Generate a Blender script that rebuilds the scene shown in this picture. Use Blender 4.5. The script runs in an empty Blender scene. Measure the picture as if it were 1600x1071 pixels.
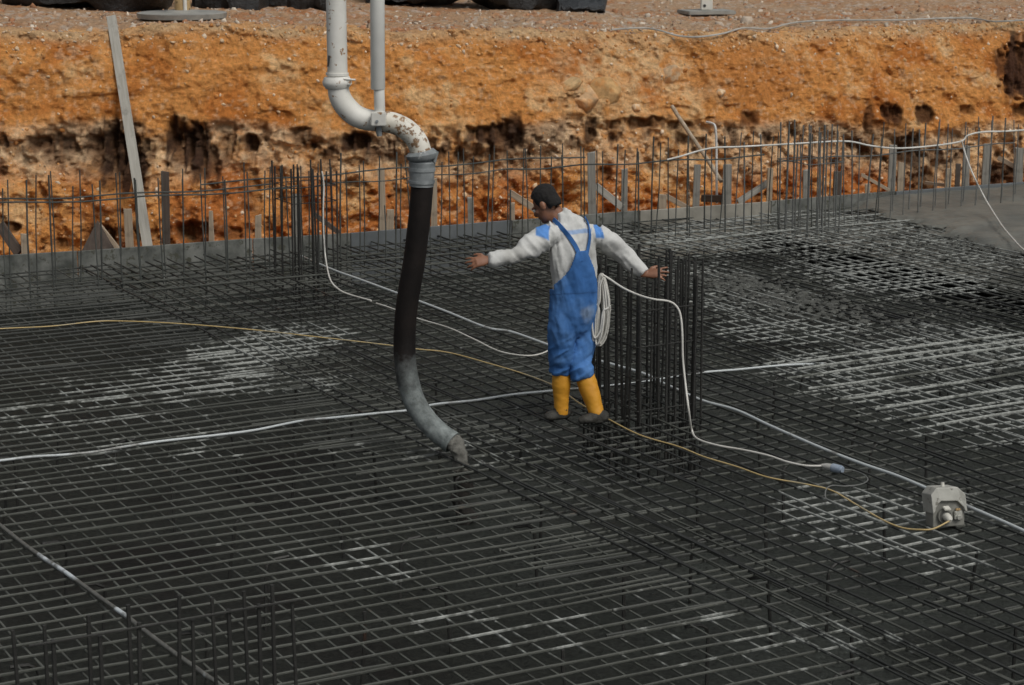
import bpy, math, random
import numpy as np
from mathutils import Vector, Matrix

random.seed(7)
RNG = np.random.default_rng(11)
scene = bpy.context.scene
COL = scene.collection

# ------------------------------------------------------------------ camera geometry (used to place things on real planes)
F, CX, CY, H, PITCH = 3300.0, 800.0, 535.5, 3.65, math.radians(12.3)
SP, CP = math.sin(PITCH), math.cos(PITCH)

def ray(px, py):
    a = (px - CX) / F; b = -(py - CY) / F
    return Vector((a, CP + b * SP, -SP + b * CP))

def P(px, py, z=0.0):
    r = ray(px, py); t = (z - H) / r.z
    return Vector((r.x * t, r.y * t, z))

def Q(px, py, y):
    r = ray(px, py); t = y / r.y
    return Vector((r.x * t, y, H + r.z * t))

def proj(x, y, z):
    zz = z - H
    d = y * CP - zz * SP
    up = y * SP + zz * CP
    return CX + F * x / d, CY - F * up / d

ANG = math.radians(28.6)
CA, SA = math.cos(ANG), math.sin(ANG)
def uv2w(u, v, z=0.0): return Vector((u * CA - v * SA, u * SA + v * CA, z))
def w2uv(p): return (p[0] * CA + p[1] * SA, -p[0] * SA + p[1] * CA)

# ------------------------------------------------------------------ numpy noise
def _hash(ix, iy, iz, seed):
    h = (ix.astype(np.int64) * 374761393 + iy.astype(np.int64) * 668265263 + iz.astype(np.int64) * 2147483647 + seed * 144665) & 0xffffffff
    h = ((h ^ (h >> 13)) * 1274126177) & 0xffffffff
    h = ((h ^ (h >> 16)) * 2246822519) & 0xffffffff
    h = h ^ (h >> 15)
    return (h & 0xffffff) / float(0xffffff)

def vnoise(p, seed=0):
    p = np.asarray(p, float)
    i = np.floor(p).astype(np.int64); f = p - i
    f = f * f * f * (f * (f * 6 - 15) + 10)
    out = 0
    for dx in (0, 1):
        wx = f[:, 0] if dx else 1 - f[:, 0]
        for dy in (0, 1):
            wy = f[:, 1] if dy else 1 - f[:, 1]
            for dz in (0, 1):
                wz = f[:, 2] if dz else 1 - f[:, 2]
                out = out + wx * wy * wz * _hash(i[:, 0] + dx, i[:, 1] + dy, i[:, 2] + dz, seed)
    return out * 2 - 1

def fbm(p, octv=4, seed=0, gain=0.5):
    p = np.asarray(p, float); a = 1.0; s = 0; n = 0
    for o in range(octv):
        s = s + a * vnoise(p + o * 17.3, seed + o); n += a; a *= gain; p = p * 2.03
    return s / n

def ridged(p, octv=3, seed=0):
    p = np.asarray(p, float); a = 1.0; s = 0; n = 0
    for o in range(octv):
        s = s + a * (1 - np.abs(vnoise(p + o * 9.7, seed + o)) * 2); n += a; a *= 0.5; p = p * 2.1
    return s / n

def sstep(a, b, x):
    t = np.clip((x - a) / (b - a), 0, 1)
    return t * t * (3 - 2 * t)

# ------------------------------------------------------------------ materials
def new_mat(name):
    m = bpy.data.materials.new(name); m.use_nodes = True
    nt = m.node_tree
    return m, nt, nt.nodes['Principled BSDF']

def ramp(nt, fac, stops):
    r = nt.nodes.new('ShaderNodeValToRGB')
    el = r.color_ramp.elements
    while len(el) < len(stops): el.new(0.5)
    for e, (pos, c) in zip(el, stops):
        e.position = pos; e.color = (c[0], c[1], c[2], 1)
    nt.links.new(fac, r.inputs[0])
    return r.outputs[0]

def noise_node(nt, vec, scale, detail=4, rough=0.55):
    n = nt.nodes.new('ShaderNodeTexNoise')
    n.inputs['Scale'].default_value = scale; n.inputs['Detail'].default_value = detail; n.inputs['Roughness'].default_value = rough
    nt.links.new(vec, n.inputs['Vector'])
    return n.outputs['Fac']

def mathn(nt, op, a, b=None, clamp=False):
    n = nt.nodes.new('ShaderNodeMath'); n.operation = op; n.use_clamp = clamp
    for k, x in enumerate((a, b)):
        if x is None: continue
        if isinstance(x, (int, float)): n.inputs[k].default_value = x
        else: nt.links.new(x, n.inputs[k])
    return n.outputs[0]

def mixc(nt, fac, a, b):
    n = nt.nodes.new('ShaderNodeMix'); n.data_type = 'RGBA'
    for k, x in ((0, fac), (6, a), (7, b)):
        if isinstance(x, (int, float)): n.inputs[k].default_value = x
        elif isinstance(x, (tuple, list)): n.inputs[k].default_value = (x[0], x[1], x[2], 1)
        else: nt.links.new(x, n.inputs[k])
    return n.outputs[2]

def bump(nt, bsdf, h, strength=0.4, dist=0.01):
    b = nt.nodes.new('ShaderNodeBump'); b.inputs['Strength'].default_value = strength; b.inputs['Distance'].default_value = dist
    nt.links.new(h, b.inputs['Height']); nt.links.new(b.outputs[0], bsdf.inputs['Normal'])

def pos(nt):
    return nt.nodes.new('ShaderNodeNewGeometry').outputs['Position']

def objco(nt):
    return nt.nodes.new('ShaderNodeTexCoord').outputs['Object']

def simple(name, c1, c2, scale=8, rough=0.7, bs=0.3, bd=0.004, c3=None, spots=None, scale2=None, metallic=0.0):
    m, nt, b = new_mat(name)
    v = pos(nt)
    f = noise_node(nt, v, scale, 6, 0.6)
    col = ramp(nt, f, [(0.32, c1), (0.68, c2)] if c3 is None else [(0.3, c1), (0.5, c2), (0.7, c3)])
    if spots:
        f2 = noise_node(nt, v, scale2 or scale * 4, 5, 0.65)
        k = ramp(nt, f2, [(spots[1], (0, 0, 0)), (spots[1] + 0.06, (1, 1, 1))])
        col = mixc(nt, k, col, spots[0])
    nt.links.new(col, b.inputs['Base Color'])
    b.inputs['Roughness'].default_value = rough; b.inputs['Metallic'].default_value = metallic
    fb = noise_node(nt, v, scale * 6, 5, 0.7)
    bump(nt, b, fb, bs, bd)
    return m

# patches of dried cement on the steel: (px, py, radius m, strength)
PATCHES = [(455, 528, .6, .95), (390, 550, .7, .98), (310, 592, .8, .82), (200, 620, .9, .58), (110, 650, 1.0, .5), (240, 700, .7, .52), (430, 600, .5, .5), (470, 605, .5, .4),
           (1170, 470, .75, .95), (1235, 515, .8, 1.0), (1300, 575, .7, .95), (1350, 610, .6, .9), (1420, 645, .55, .6), (1570, 640, 1.1, 1.0),
           (1500, 545, 1.2, .85), (1420, 560, .7, .9), (1250, 352, 1.4, 1.0), (1130, 372, 1.3, .9), (1350, 372, 1.2, .95), (1290, 390, .8, .6), (1420, 440, 1.0, .95), (1470, 395, 1.2, .8), (1560, 400, 1.0, 1.0),
           (1330, 420, .8, .8), (1090, 430, .7, .8), (1345, 800, .65, .9), (1430, 850, .45, .9), (1500, 890, .3, .6), (1290, 830, .4, .7), (1540, 800, .4, .55),
           (520, 865, .38, .62), (610, 890, .34, .62), (715, 965, .3, .55), (850, 985, .45, .6), (700, 700, .8, .36), (1130, 975, .3, .5), (1280, 1010, .5, .55), (60, 760, .5, .34), (560, 860, .3, .5), (1080, 1000, .8, .36)]

def rebar_mat_material(name, base1, base2, dust, stain=True, rust=0.5):
    m, nt, b = new_mat(name)
    v = pos(nt)
    n1 = noise_node(nt, v, 3.5, 5, 0.6)
    col = ramp(nt, n1, [(0.3, base1), (0.7, base2)])
    # rust freckles
    n2 = noise_node(nt, v, 1.3, 4, 0.7)
    k = ramp(nt, n2, [(0.66, (0, 0, 0)), (0.76, (rust, rust, rust))])
    col = mixc(nt, k, col, (0.13, 0.045, 0.014))
    # grey cement dust everywhere
    n3 = noise_node(nt, v, 1.1, 6, 0.7)
    k3 = ramp(nt, n3, [(0.35, (0, 0, 0)), (0.75, (dust, dust, dust))])
    col = mixc(nt, k3, col, (0.15, 0.155, 0.14))
    if stain:
        acc = None
        for (px, py, r, s) in PATCHES:
            c = P(px, py, 0)
            d = nt.nodes.new('ShaderNodeVectorMath'); d.operation = 'DISTANCE'
            nt.links.new(v, d.inputs[0]); d.inputs[1].default_value = c
            mr = nt.nodes.new('ShaderNodeMapRange'); mr.interpolation_type = 'SMOOTHSTEP'
            mr.inputs['From Min'].default_value = r * 1.35; mr.inputs['From Max'].default_value = r * 0.35
            mr.inputs['To Min'].default_value = 0; mr.inputs['To Max'].default_value = s
            nt.links.new(d.outputs['Value'], mr.inputs['Value'])
            acc = mr.outputs[0] if acc is None else mathn(nt, 'MAXIMUM', acc, mr.outputs[0])
        na = noise_node(nt, v, 3.2, 3, 0.6); nb = noise_node(nt, v, 10, 3, 0.6)
        mix = mathn(nt, 'ADD', mathn(nt, 'MULTIPLY', na, 1.25), mathn(nt, 'MULTIPLY', nb, 0.9))      # about .82 in the mean
        t = mathn(nt, 'ADD', mathn(nt, 'MULTIPLY', acc, 0.62), mix)
        k = ramp(nt, mathn(nt, 'MULTIPLY', t, 0.5), [(0.69, (0, 0, 0)), (0.775, (0.95, 0.95, 0.95))])
        nc = noise_node(nt, v, 30, 3, 0.6)
        cem = ramp(nt, nc, [(0.3, (0.16, 0.17, 0.158)), (0.7, (0.38, 0.395, 0.37))])
        col = mixc(nt, k, col, cem)
    nt.links.new(col, b.inputs['Base Color'])
    b.inputs['Roughness'].default_value = 0.62
    w = noise_node(nt, v, 90, 3, 0.6)
    bump(nt, b, w, 0.6, 0.006)
    return m

M = {}
M['bar_top'] = rebar_mat_material('steel_top', (0.027, 0.0295, 0.0245), (0.052, 0.056, 0.046), 0.5)
M['bar_dusty'] = rebar_mat_material('steel_dusty', (0.038, 0.0415, 0.034), (0.074, 0.08, 0.066), 0.7)
M['bar_mid'] = rebar_mat_material('steel_mid', (0.02, 0.022, 0.02), (0.04, 0.043, 0.038), 0.35)
M['bar_dark'] = rebar_mat_material('steel_dark', (0.012, 0.0135, 0.0125), (0.025, 0.027, 0.025), 0.15)
M['bar_upright'] = rebar_mat_material('steel_upright', (0.03, 0.034, 0.031), (0.07, 0.077, 0.07), 0.15, stain=False, rust=0.6)
M['bar_upright_grey'] = rebar_mat_material('steel_upright_grey', (0.07, 0.075, 0.073), (0.14, 0.145, 0.14), 0.5, stain=False, rust=0.15)
M['bar_cage'] = rebar_mat_material('steel_cage', (0.013, 0.013, 0.012), (0.026, 0.026, 0.023), 0.06, stain=False)
M['slab'] = simple('wet_slab', (0.026, 0.026, 0.022), (0.082, 0.086, 0.076), 1.1, 0.6, 0.9, 0.03, spots=((0.022, 0.02, 0.017), 0.6), scale2=24)
M['pour'] = simple('fresh_concrete', (0.09, 0.094, 0.084), (0.16, 0.158, 0.136), 2.2, 0.5, 0.5, 0.012)
M['clod'] = simple('clod', (0.03, 0.032, 0.028), (0.10, 0.103, 0.092), 14, 0.8, 0.8, 0.01)
M['board'] = simple('form_board', (0.05, 0.055, 0.049), (0.19, 0.195, 0.178), 5, 0.75, 0.3, 0.004, spots=((0.055, 0.056, 0.04), 0.56), scale2=11)
M['board_slate'] = simple('form_board_slate', (0.085, 0.095, 0.1), (0.13, 0.142, 0.148), 3, 0.7, 0.25, 0.004)
M['board_tan'] = simple('form_board_tan', (0.2, 0.19, 0.16), (0.33, 0.315, 0.27), 4, 0.75, 0.3, 0.004, spots=((0.09, 0.085, 0.07), 0.64), scale2=12)

def wood(name, c1, c2):
    m, nt, b = new_mat(name)
    tc = objco(nt)
    mp = nt.nodes.new('ShaderNodeMapping'); mp.inputs['Scale'].default_value = (22, 22, 1.6)
    nt.links.new(tc, mp.inputs['Vector'])
    f = noise_node(nt, mp.outputs[0], 1.6, 6, 0.65)
    col = ramp(nt, f, [(0.3, c1), (0.7, c2)])
    f2 = noise_node(nt, tc, 5, 4, 0.6)
    k = ramp(nt, f2, [(0.56, (0, 0, 0)), (0.7, (0.6, 0.6, 0.6))])
    col = mixc(nt, k, col, (c1[0] * 0.5, c1[1] * 0.5, c1[2] * 0.5))
    nt.links.new(col, b.inputs['Base Color']); b.inputs['Roughness'].default_value = 0.8
    bump(nt, b, f, 0.4, 0.004)
    return m
M['wood_pale'] = wood('wood_pale', (0.24, 0.185, 0.13), (0.44, 0.36, 0.265))
M['wood_grey'] = wood('wood_grey', (0.15, 0.14, 0.12), (0.32, 0.305, 0.27))
M['wood_dark'] = wood('wood_dark', (0.045, 0.033, 0.026), (0.1, 0.075, 0.058))
M['plank'] = wood('plank', (0.27, 0.26, 0.225), (0.42, 0.405, 0.36))

def steel_paint(name, c1, c2, rustlevel, sc=14):
    m, nt, b = new_mat(name)
    v = pos(nt)
    f = noise_node(nt, v, 5, 5, 0.6)
    col = ramp(nt, f, [(0.3, c1), (0.7, c2)])
    f2 = noise_node(nt, v, sc, 5, 0.62)
    k = ramp(nt, f2, [(rustlevel, (0, 0, 0)), (rustlevel + 0.05, (0.9, 0.9, 0.9))])
    f3 = noise_node(nt, v, 40, 3, 0.6)
    rust = ramp(nt, f3, [(0.35, (0.11, 0.05, 0.016)), (0.65, (0.27, 0.14, 0.045))])
    col = mixc(nt, k, col, rust)
    nt.links.new(col, b.inputs['Base Color']); b.inputs['Roughness'].default_value = 0.55
    bump(nt, b, f2, 0.25, 0.003)
    return m
M['paint'] = steel_paint('pipe_paint', (0.6, 0.59, 0.54), (0.76, 0.75, 0.70), 0.62, 20)
M['paint_rusty'] = steel_paint('pipe_paint_rusty', (0.56, 0.53, 0.45), (0.74, 0.72, 0.65), 0.515, 24)
M['paint_strut'] = steel_paint('strut_paint', (0.56, 0.56, 0.53), (0.68, 0.68, 0.64), 0.72)
M['coupling'] = simple('coupling_metal', (0.13, 0.145, 0.15), (0.27, 0.29, 0.295), 12, 0.5, 0.35, 0.004, spots=((0.4, 0.41, 0.4), 0.62), scale2=25)
M['dark_mark'] = simple('dark_mark', (0.02, 0.02, 0.02), (0.04, 0.04, 0.04), 10)

def hose_mat():
    m, nt, b = new_mat('hose_rubber')
    v = pos(nt)
    sx = nt.nodes.new('ShaderNodeSeparateXYZ'); nt.links.new(v, sx.inputs[0])
    n = noise_node(nt, v, 7, 6, 0.65)
    zt = mathn(nt, 'ADD', sx.outputs['Z'], mathn(nt, 'MULTIPLY', mathn(nt, 'SUBTRACT', n, 0.5), 0.7))
    mr = nt.nodes.new('ShaderNodeMapRange'); mr.inputs['From Min'].default_value = 0.66; mr.inputs['From Max'].default_value = 0.3
    nt.links.new(zt, mr.inputs['Value'])
    n2 = noise_node(nt, v, 16, 6, 0.7)
    grey = ramp(nt, n2, [(0.3, (0.08, 0.092, 0.09)), (0.7, (0.25, 0.28, 0.275))])
    n4 = noise_node(nt, v, 5, 4, 0.6)
    blk = ramp(nt, n4, [(0.4, (0.006, 0.0045, 0.004)), (0.72, (0.014, 0.010, 0.0085))])
    col = mixc(nt, mr.outputs[0], blk, grey)
    nt.links.new(col, b.inputs['Base Color']); b.inputs['Roughness'].default_value = 0.7; b.inputs['Specular IOR Level'].default_value = 0.25
    bump(nt, b, n2, 0.6, 0.008)
    return m
M['hose'] = hose_mat()
M['slurry'] = simple('slurry', (0.09, 0.088, 0.075), (0.24, 0.235, 0.21), 26, 0.7, 1.0, 0.012)
M['slurry_dark'] = simple('slurry_dark', (0.022, 0.019, 0.016), (0.05, 0.044, 0.038), 26, 0.7, 1.0, 0.012)
M['white_cable'] = simple('white_cable', (0.46, 0.45, 0.41), (0.66, 0.65, 0.61), 5, 0.5, 0.1, 0.001, spots=((0.3, 0.29, 0.26), 0.62), scale2=6)
M['cable_dim'] = simple('cable_dim', (0.25, 0.25, 0.23), (0.5, 0.5, 0.47), 5, 0.5, 0.1, 0.001)
M['grey_wire'] = simple('grey_wire', (0.10, 0.105, 0.1), (0.18, 0.185, 0.175), 5, 0.5, 0.1, 0.001)
M['yellow_cable'] = simple('yellow_cable', (0.43, 0.31, 0.12), (0.52, 0.40, 0.2), 2.2, 0.5, 0.1, 0.001, spots=((0.36, 0.31, 0.2), 0.55), scale2=1.6)

def conduit_mat(name, clean, muddy, lv):
    m, nt, b = new_mat(name)
    v = pos(nt)
    f = noise_node(nt, v, 1.7, 6, 0.62)
    k = ramp(nt, f, [(lv, (0, 0, 0)), (lv + 0.06, (1, 1, 1))])
    f3 = noise_node(nt, v, 26, 3, 0.6)
    mud = ramp(nt, f3, [(0.3, muddy[0]), (0.7, muddy[1])])
    col = mixc(nt, k, clean, mud)
    nt.links.new(col, b.inputs['Base Color']); b.inputs['Roughness'].default_value = 0.45
    bump(nt, b, f3, 0.4, 0.004)
    return m
M['conduit'] = conduit_mat('conduit', (0.46, 0.495, 0.50), ((0.15, 0.155, 0.145), (0.34, 0.345, 0.33)), 0.56)
M['conduit_mud'] = conduit_mat('conduit_mud', (0.5, 0.54, 0.56), ((0.055, 0.056, 0.05), (0.13, 0.13, 0.115)), 0.40)
M['box'] = simple('box_plastic', (0.28, 0.28, 0.25), (0.42, 0.42, 0.38), 9, 0.6, 0.3, 0.004, spots=((0.16, 0.155, 0.13), 0.6), scale2=20)
M['box_front'] = simple('box_front', (0.13, 0.13, 0.115), (0.22, 0.22, 0.195), 9, 0.6, 0.3, 0.004, spots=((0.08, 0.075, 0.06), 0.6), scale2=20)
M['box_dark'] = simple('box_dark', (0.05, 0.05, 0.046), (0.13, 0.128, 0.115), 12, 0.5, 0.2, 0.003)
M['plug_white'] = simple('plug_white', (0.5, 0.49, 0.44), (0.62, 0.61, 0.55), 14, 0.45, 0.1, 0.002)
M['plug_blue'] = simple('plug_blue', (0.18, 0.23, 0.3), (0.33, 0.38, 0.44), 30, 0.45, 0.1, 0.002)
M['strap_white'] = simple('strap_white', (0.5, 0.5, 0.48), (0.7, 0.7, 0.67), 10)
M['tarp'] = simple('tarp', (0.012, 0.012, 0.012), (0.03, 0.031, 0.032), 3, 0.5, 0.8, 0.05)
M['tarp_shiny'] = simple('tarp_shiny', (0.014, 0.017, 0.02), (0.04, 0.045, 0.05), 3, 0.35, 0.8, 0.05)
M['pad_steel'] = simple('pad_steel', (0.19, 0.19, 0.175), (0.32, 0.315, 0.285), 6, 0.6, 0.3, 0.005)
M['leg_yellow'] = simple('leg_yellow', (0.33, 0.2, 0.07), (0.5, 0.36, 0.19), 5, 0.5, 0.2, 0.003, spots=((0.12, 0.07, 0.03), 0.6))
M['leg_white'] = simple('leg_white', (0.55, 0.53, 0.47), (0.68, 0.66, 0.6), 5, 0.5, 0.2, 0.003)
M['shirt'] = None
M['skin'] = simple('skin', (0.18, 0.078, 0.042), (0.26, 0.12, 0.068), 14, 0.5, 0.15, 0.002)
M['hair'] = simple('hair', (0.005, 0.0042, 0.004), (0.011, 0.009, 0.008), 60, 0.8, 0.9, 0.006)
M['boot'] = simple('boot_yellow', (0.56, 0.255, 0.024), (0.68, 0.33, 0.034), 8, 0.42, 0.12, 0.003, spots=((0.4, 0.2, 0.04), 0.66))
M['boot_foot'] = simple('boot_mud', (0.016, 0.016, 0.0135), (0.045, 0.043, 0.036), 16, 0.7, 0.6, 0.006)

def vcol_mat(name, rough=0.9, s1=40, s2=140, bs=0.7, bd=0.02, contrast=0.35, attr='col'):
    m, nt, b = new_mat(name)
    a = nt.nodes.new('ShaderNodeAttribute'); a.attribute_name = attr
    v = pos(nt)
    f = noise_node(nt, v, s1, 6, 0.7)
    mul = ramp(nt, f, [(0.25, (1 - contrast,) * 3), (0.75, (1 + contrast,) * 3)])
    n = nt.nodes.new('ShaderNodeMix'); n.data_type = 'RGBA'; n.blend_type = 'MULTIPLY'; n.inputs[0].default_value = 1
    nt.links.new(a.outputs['Color'], n.inputs[6]); nt.links.new(mul, n.inputs[7])
    nt.links.new(n.outputs[2], b.inputs['Base Color']); b.inputs['Roughness'].default_value = rough
    b.inputs['Specular IOR Level'].default_value = 0.2
    f2 = noise_node(nt, v, s2, 4, 0.7)
    bump(nt, b, mathn(nt, 'ADD', f, mathn(nt, 'MULTIPLY', f2, 0.5)), bs, bd)
    return m
M['floor'] = vcol_mat('wet_floor', 0.6, 30, 70, 1.0, 0.05, 0.7)
M['earth'] = vcol_mat('earth', 0.95, 22, 90, 0.85, 0.05, 0.42)
M['cloth'] = vcol_mat('cloth', 0.9, 30, 220, 0.35, 0.004, 0.10)
M['stone'] = vcol_mat('stone', 0.9, 18, 80, 0.6, 0.02, 0.3)

# ------------------------------------------------------------------ object helpers
def tag(o, label=None, cat=None, group=None, kind=None):
    if label: o['label'] = label
    if cat: o['category'] = cat
    if group: o['group'] = group
    if kind: o['kind'] = kind
    return o

def empty(name, loc):
    o = bpy.data.objects.new(name, None); COL.objects.link(o); o.location = loc
    o.empty_display_size = 0.1
    return o

class MB:
    def __init__(s): s.v = []; s.f = []
    def add(s, vs, fs):
        n = len(s.v); s.v.extend([tuple(x) for x in vs]); s.f.extend([tuple(i + n for i in f) for f in fs])
    def tube(s, pts, rad, seg=8, ref=None):
        pts = [Vector(p) for p in pts]; n = len(pts)
        rads = rad if isinstance(rad, (list, tuple)) else [rad] * n
        x = None; vs = []
        for i in range(n):
            t = (pts[min(i + 1, n - 1)] - pts[max(i - 1, 0)])
            if t.length < 1e-9: t = Vector((0, 0, 1))
            t.normalize()
            if ref is not None: x = Vector(ref)
            elif x is None: x = Vector((0, 0, 1)) if abs(t.z) < 0.9 else Vector((1, 0, 0))
            x = x - t * x.dot(t)
            if x.length < 1e-6: x = Vector((1, 0, 0)) - t * t.x
            x.normalize(); y = t.cross(x)
            r = rads[i]; rx, ry = (r if isinstance(r, (tuple, list)) else (r, r))
            for k in range(seg):
                a = 2 * math.pi * k / seg
                vs.append(pts[i] + x * (math.cos(a) * rx) + y * (math.sin(a) * ry))
        fs = []
        for i in range(n - 1):
            for k in range(seg):
                k2 = (k + 1) % seg
                fs.append((i * seg + k, i * seg + k2, (i + 1) * seg + k2, (i + 1) * seg + k))
        fs.append(tuple(reversed(range(seg)))); fs.append(tuple(range((n - 1) * seg, n * seg)))
        s.add(vs, fs)
    def box(s, c, sx, sy, sz, mat3=None, bev=0.0):
        c = Vector(c)
        if bev <= 0:
            vs = [(i * sx / 2, j * sy / 2, k * sz / 2) for i in (-1, 1) for j in (-1, 1) for k in (-1, 1)]
            fs = [(0, 1, 3, 2), (4, 6, 7, 5), (0, 4, 5, 1), (2, 3, 7, 6), (0, 2, 6, 4), (1, 5, 7, 3)]
        else:
            import bmesh
            bm = bmesh.new(); bmesh.ops.create_cube(bm, size=1.0)
            for v in bm.verts: v.co = Vector((v.co.x * sx, v.co.y * sy, v.co.z * sz))
            bmesh.ops.bevel(bm, geom=list(bm.edges), offset=bev, segments=2, affect='EDGES')
            bm.verts.index_update()
            vs = [v.co.copy() for v in bm.verts]; fs = [tuple(v.index for v in f.verts) for f in bm.faces]; bm.free()
        vs = [Vector(v) for v in vs]
        if mat3 is not None: vs = [mat3 @ v for v in vs]
        s.add([v + c for v in vs], fs)
    def ball(s, c, r, seg=14, rings=9, mat3=None):
        c = Vector(c); rx, ry, rz = r if isinstance(r, (tuple, list)) else (r, r, r)
        vs = [Vector((0, 0, rz))]
        for i in range(1, rings):
            th = math.pi * i / rings
            for k in range(seg):
                a = 2 * math.pi * k / seg
                vs.append(Vector((math.sin(th) * math.cos(a) * rx, math.sin(th) * math.sin(a) * ry, math.cos(th) * rz)))
        vs.append(Vector((0, 0, -rz))); fs = []
        for k in range(seg): fs.append((0, 1 + k, 1 + (k + 1) % seg))
        for i in range(rings - 2):
            for k in range(seg):
                a = 1 + i * seg + k; b = 1 + i * seg + (k + 1) % seg
                fs.append((a, a + seg, b + seg, b))
        e = len(vs) - 1; o = 1 + (rings - 2) * seg
        for k in range(seg): fs.append((o + k, e, o + (k + 1) % seg))
        if mat3 is not None: vs = [mat3 @ v for v in vs]
        s.add([v + c for v in vs], fs)
    def build(s, name, mat, parent=None, origin=None, smooth=True):
        origin = Vector(origin) if origin is not None else (parent.location.copy() if parent is not None else Vector((0, 0, 0)))
        base = Vector((0, 0, 0))
        if parent is not None:
            q = parent
            while q is not None: base += q.location; q = q.parent
            if origin is None or True: off = base
        else: off = origin
        me = bpy.data.meshes.new(name)
        me.from_pydata([(v[0] - off[0], v[1] - off[1], v[2] - off[2]) for v in s.v], [], s.f)
        me.update()
        if smooth:
            me.polygons.foreach_set('use_smooth', [True] * len(me.polygons))
            try: me.set_sharp_from_angle(angle=math.radians(50))
            except Exception: pass
        o = bpy.data.objects.new(name, me); COL.objects.link(o)
        if parent is not None: o.parent = parent
        else: o.location = off
        if mat is not None: me.materials.append(mat)
        return o

def np_mesh(name, verts, faces, mat, col=None, smooth=True, parent=None, off=None):
    me = bpy.data.meshes.new(name)
    verts = np.asarray(verts, np.float32)
    if off is not None: verts = verts - np.asarray(off, np.float32)
    me.vertices.add(len(verts)); me.vertices.foreach_set('co', verts.ravel())
    faces = np.asarray(faces, np.int32); k = faces.shape[1]
    me.loops.add(faces.size); me.loops.foreach_set('vertex_index', faces.ravel())
    me.polygons.add(len(faces)); me.polygons.foreach_set('loop_start', np.arange(0, faces.size, k, dtype=np.int32))
    me.update(calc_edges=True); me.validate()
    if smooth: me.polygons.foreach_set('use_smooth', np.ones(len(me.polygons), bool))
    if col is not None:
        ca = me.attributes.new('col', 'FLOAT_COLOR', 'POINT')
        c4 = np.ones((len(verts), 4), np.float32); c4[:, :3] = col
        ca.data.foreach_set('color', c4.ravel())
    me.materials.append(mat)
    o = bpy.data.objects.new(name, me); COL.objects.link(o)
    if parent is not None: o.parent = parent
    elif off is not None: o.location = off
    return o

def grid_faces(nx, ny):
    i = np.arange(nx - 1)[None, :]; j = np.arange(ny - 1)[:, None]
    a = j * nx + i
    return np.stack([a, a + 1, a + nx + 1, a + nx], -1).reshape(-1, 4)

def spline(pts, n=10):
    pts = [Vector(p) for p in pts]; out = []
    m = len(pts)
    for i in range(m - 1):
        p0 = pts[max(i - 1, 0)]; p1 = pts[i]; p2 = pts[i + 1]; p3 = pts[min(i + 2, m - 1)]
        for k in range(n):
            t = k / n
            out.append(0.5 * ((2 * p1) + (p2 - p0) * t + (2 * p0 - 5 * p1 + 4 * p2 - p3) * t * t + (3 * p1 - p0 - 3 * p2 + p3) * t ** 3))
    out.append(pts[-1]); return out

def lerp_poly(poly, t):
    """point at fraction t of a 3D polyline's length"""
    L = [0]
    for a, b in zip(poly, poly[1:]): L.append(L[-1] + (b - a).length)
    d = t * L[-1]
    for i in range(len(poly) - 1):
        if d <= L[i + 1] + 1e-9:
            k = (d - L[i]) / max(L[i + 1] - L[i], 1e-9)
            return poly[i].lerp(poly[i + 1], k), (poly[i + 1] - poly[i]).normalized()
    return poly[-1].copy(), (poly[-1] - poly[-2]).normalized()

# ------------------------------------------------------------------ the bank of earth and the ground above
FLOOR_Z = -0.42
form_px = [(-260, 420.5), (0, 401), (121, 393.6), (400, 373), (551, 364.6), (800, 344.5), (976, 330.6), (1200, 315), (1400, 299), (1600, 284), (1860, 264)]
FORM = [P(x, y, 0.12) for x, y in form_px]
fx = np.array([p.x for p in FORM]); fy = np.array([p.y for p in FORM])
def y_form(x): return np.interp(x, fx, fy, left=None, right=None) + np.where(x < fx[0], (x - fx[0]) * 0.45, 0) + np.where(x > fx[-1], (x - fx[-1]) * 0.48, 0)
lip_px = np.array([(-400, 50), (0, 50), (160, 50), (260, 44), (400, 41), (520, 46), (620, 52), (800, 50), (920, 47), (1000, 52), (1120, 54), (1250, 50), (1350, 44), (1480, 40), (1600, 38), (2000, 36)], float)

NXB = 1150
xs = np.linspace(-10.2, 11.6, NXB)
ylip = y_form(xs) + 1.95
pxl = CX + F * xs / (ylip * CP + 1.6 * SP)
pyl = np.interp(pxl, lip_px[:, 0], lip_px[:, 1])
slope_l = np.array([-(ray(800, b).z / ray(800, b).y) for b in pyl])
zlip = H - ylip * slope_l
NF = 270
tt = np.linspace(0, 1, NF)
yt = y_form(xs) + 0.95; zt = -0.22
rows_y = []; rows_z = []; rows_t = []
# trench strip behind the formwork
for k in np.linspace(0, 1, 8, endpoint=False):
    rows_y.append(y_form(xs) + 0.06 + (0.95 - 0.06) * k); rows_z.append(np.full(NXB, -0.22)); rows_t.append(np.full(NXB, -1 + k))
for t in tt:
    prof = t ** 0.9
    rows_y.append(yt + (ylip - yt) * (0.55 * t + 0.45 * t ** 2.0)); rows_z.append(zt + (zlip - zt) * (1.06 * t - 0.06 * t ** 3)); rows_t.append(np.full(NXB, t))
for d in list(np.linspace(0.02, 3.0, 110)) + list(3.0 + 7 * np.linspace(0.02, 1, 90)) + list(10 + 300 * np.linspace(0.02, 1, 50) ** 2.2):
    rows_y.append(ylip + d); rows_z.append(zlip + 0.012 * np.minimum(d, 30)); rows_t.append(np.full(NXB, 1 + d))
BY = np.array(rows_y); BZ = np.array(rows_z); BT = np.array(rows_t)
BX = np.broadcast_to(xs, BY.shape).copy()
BX = BX + BX * np.clip((BT - 4) * 0.05, 0, 20)
NYB = BY.shape[0]
V = np.stack([BX, BY, BZ], -1).reshape(-1, 3); T = BT.reshape(-1)
px0, py0 = proj(V[:, 0], V[:, 1], V[:, 2])
face = sstep(-0.02, 0.06, T) * (1 - sstep(1.0, 1.12, T))
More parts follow.
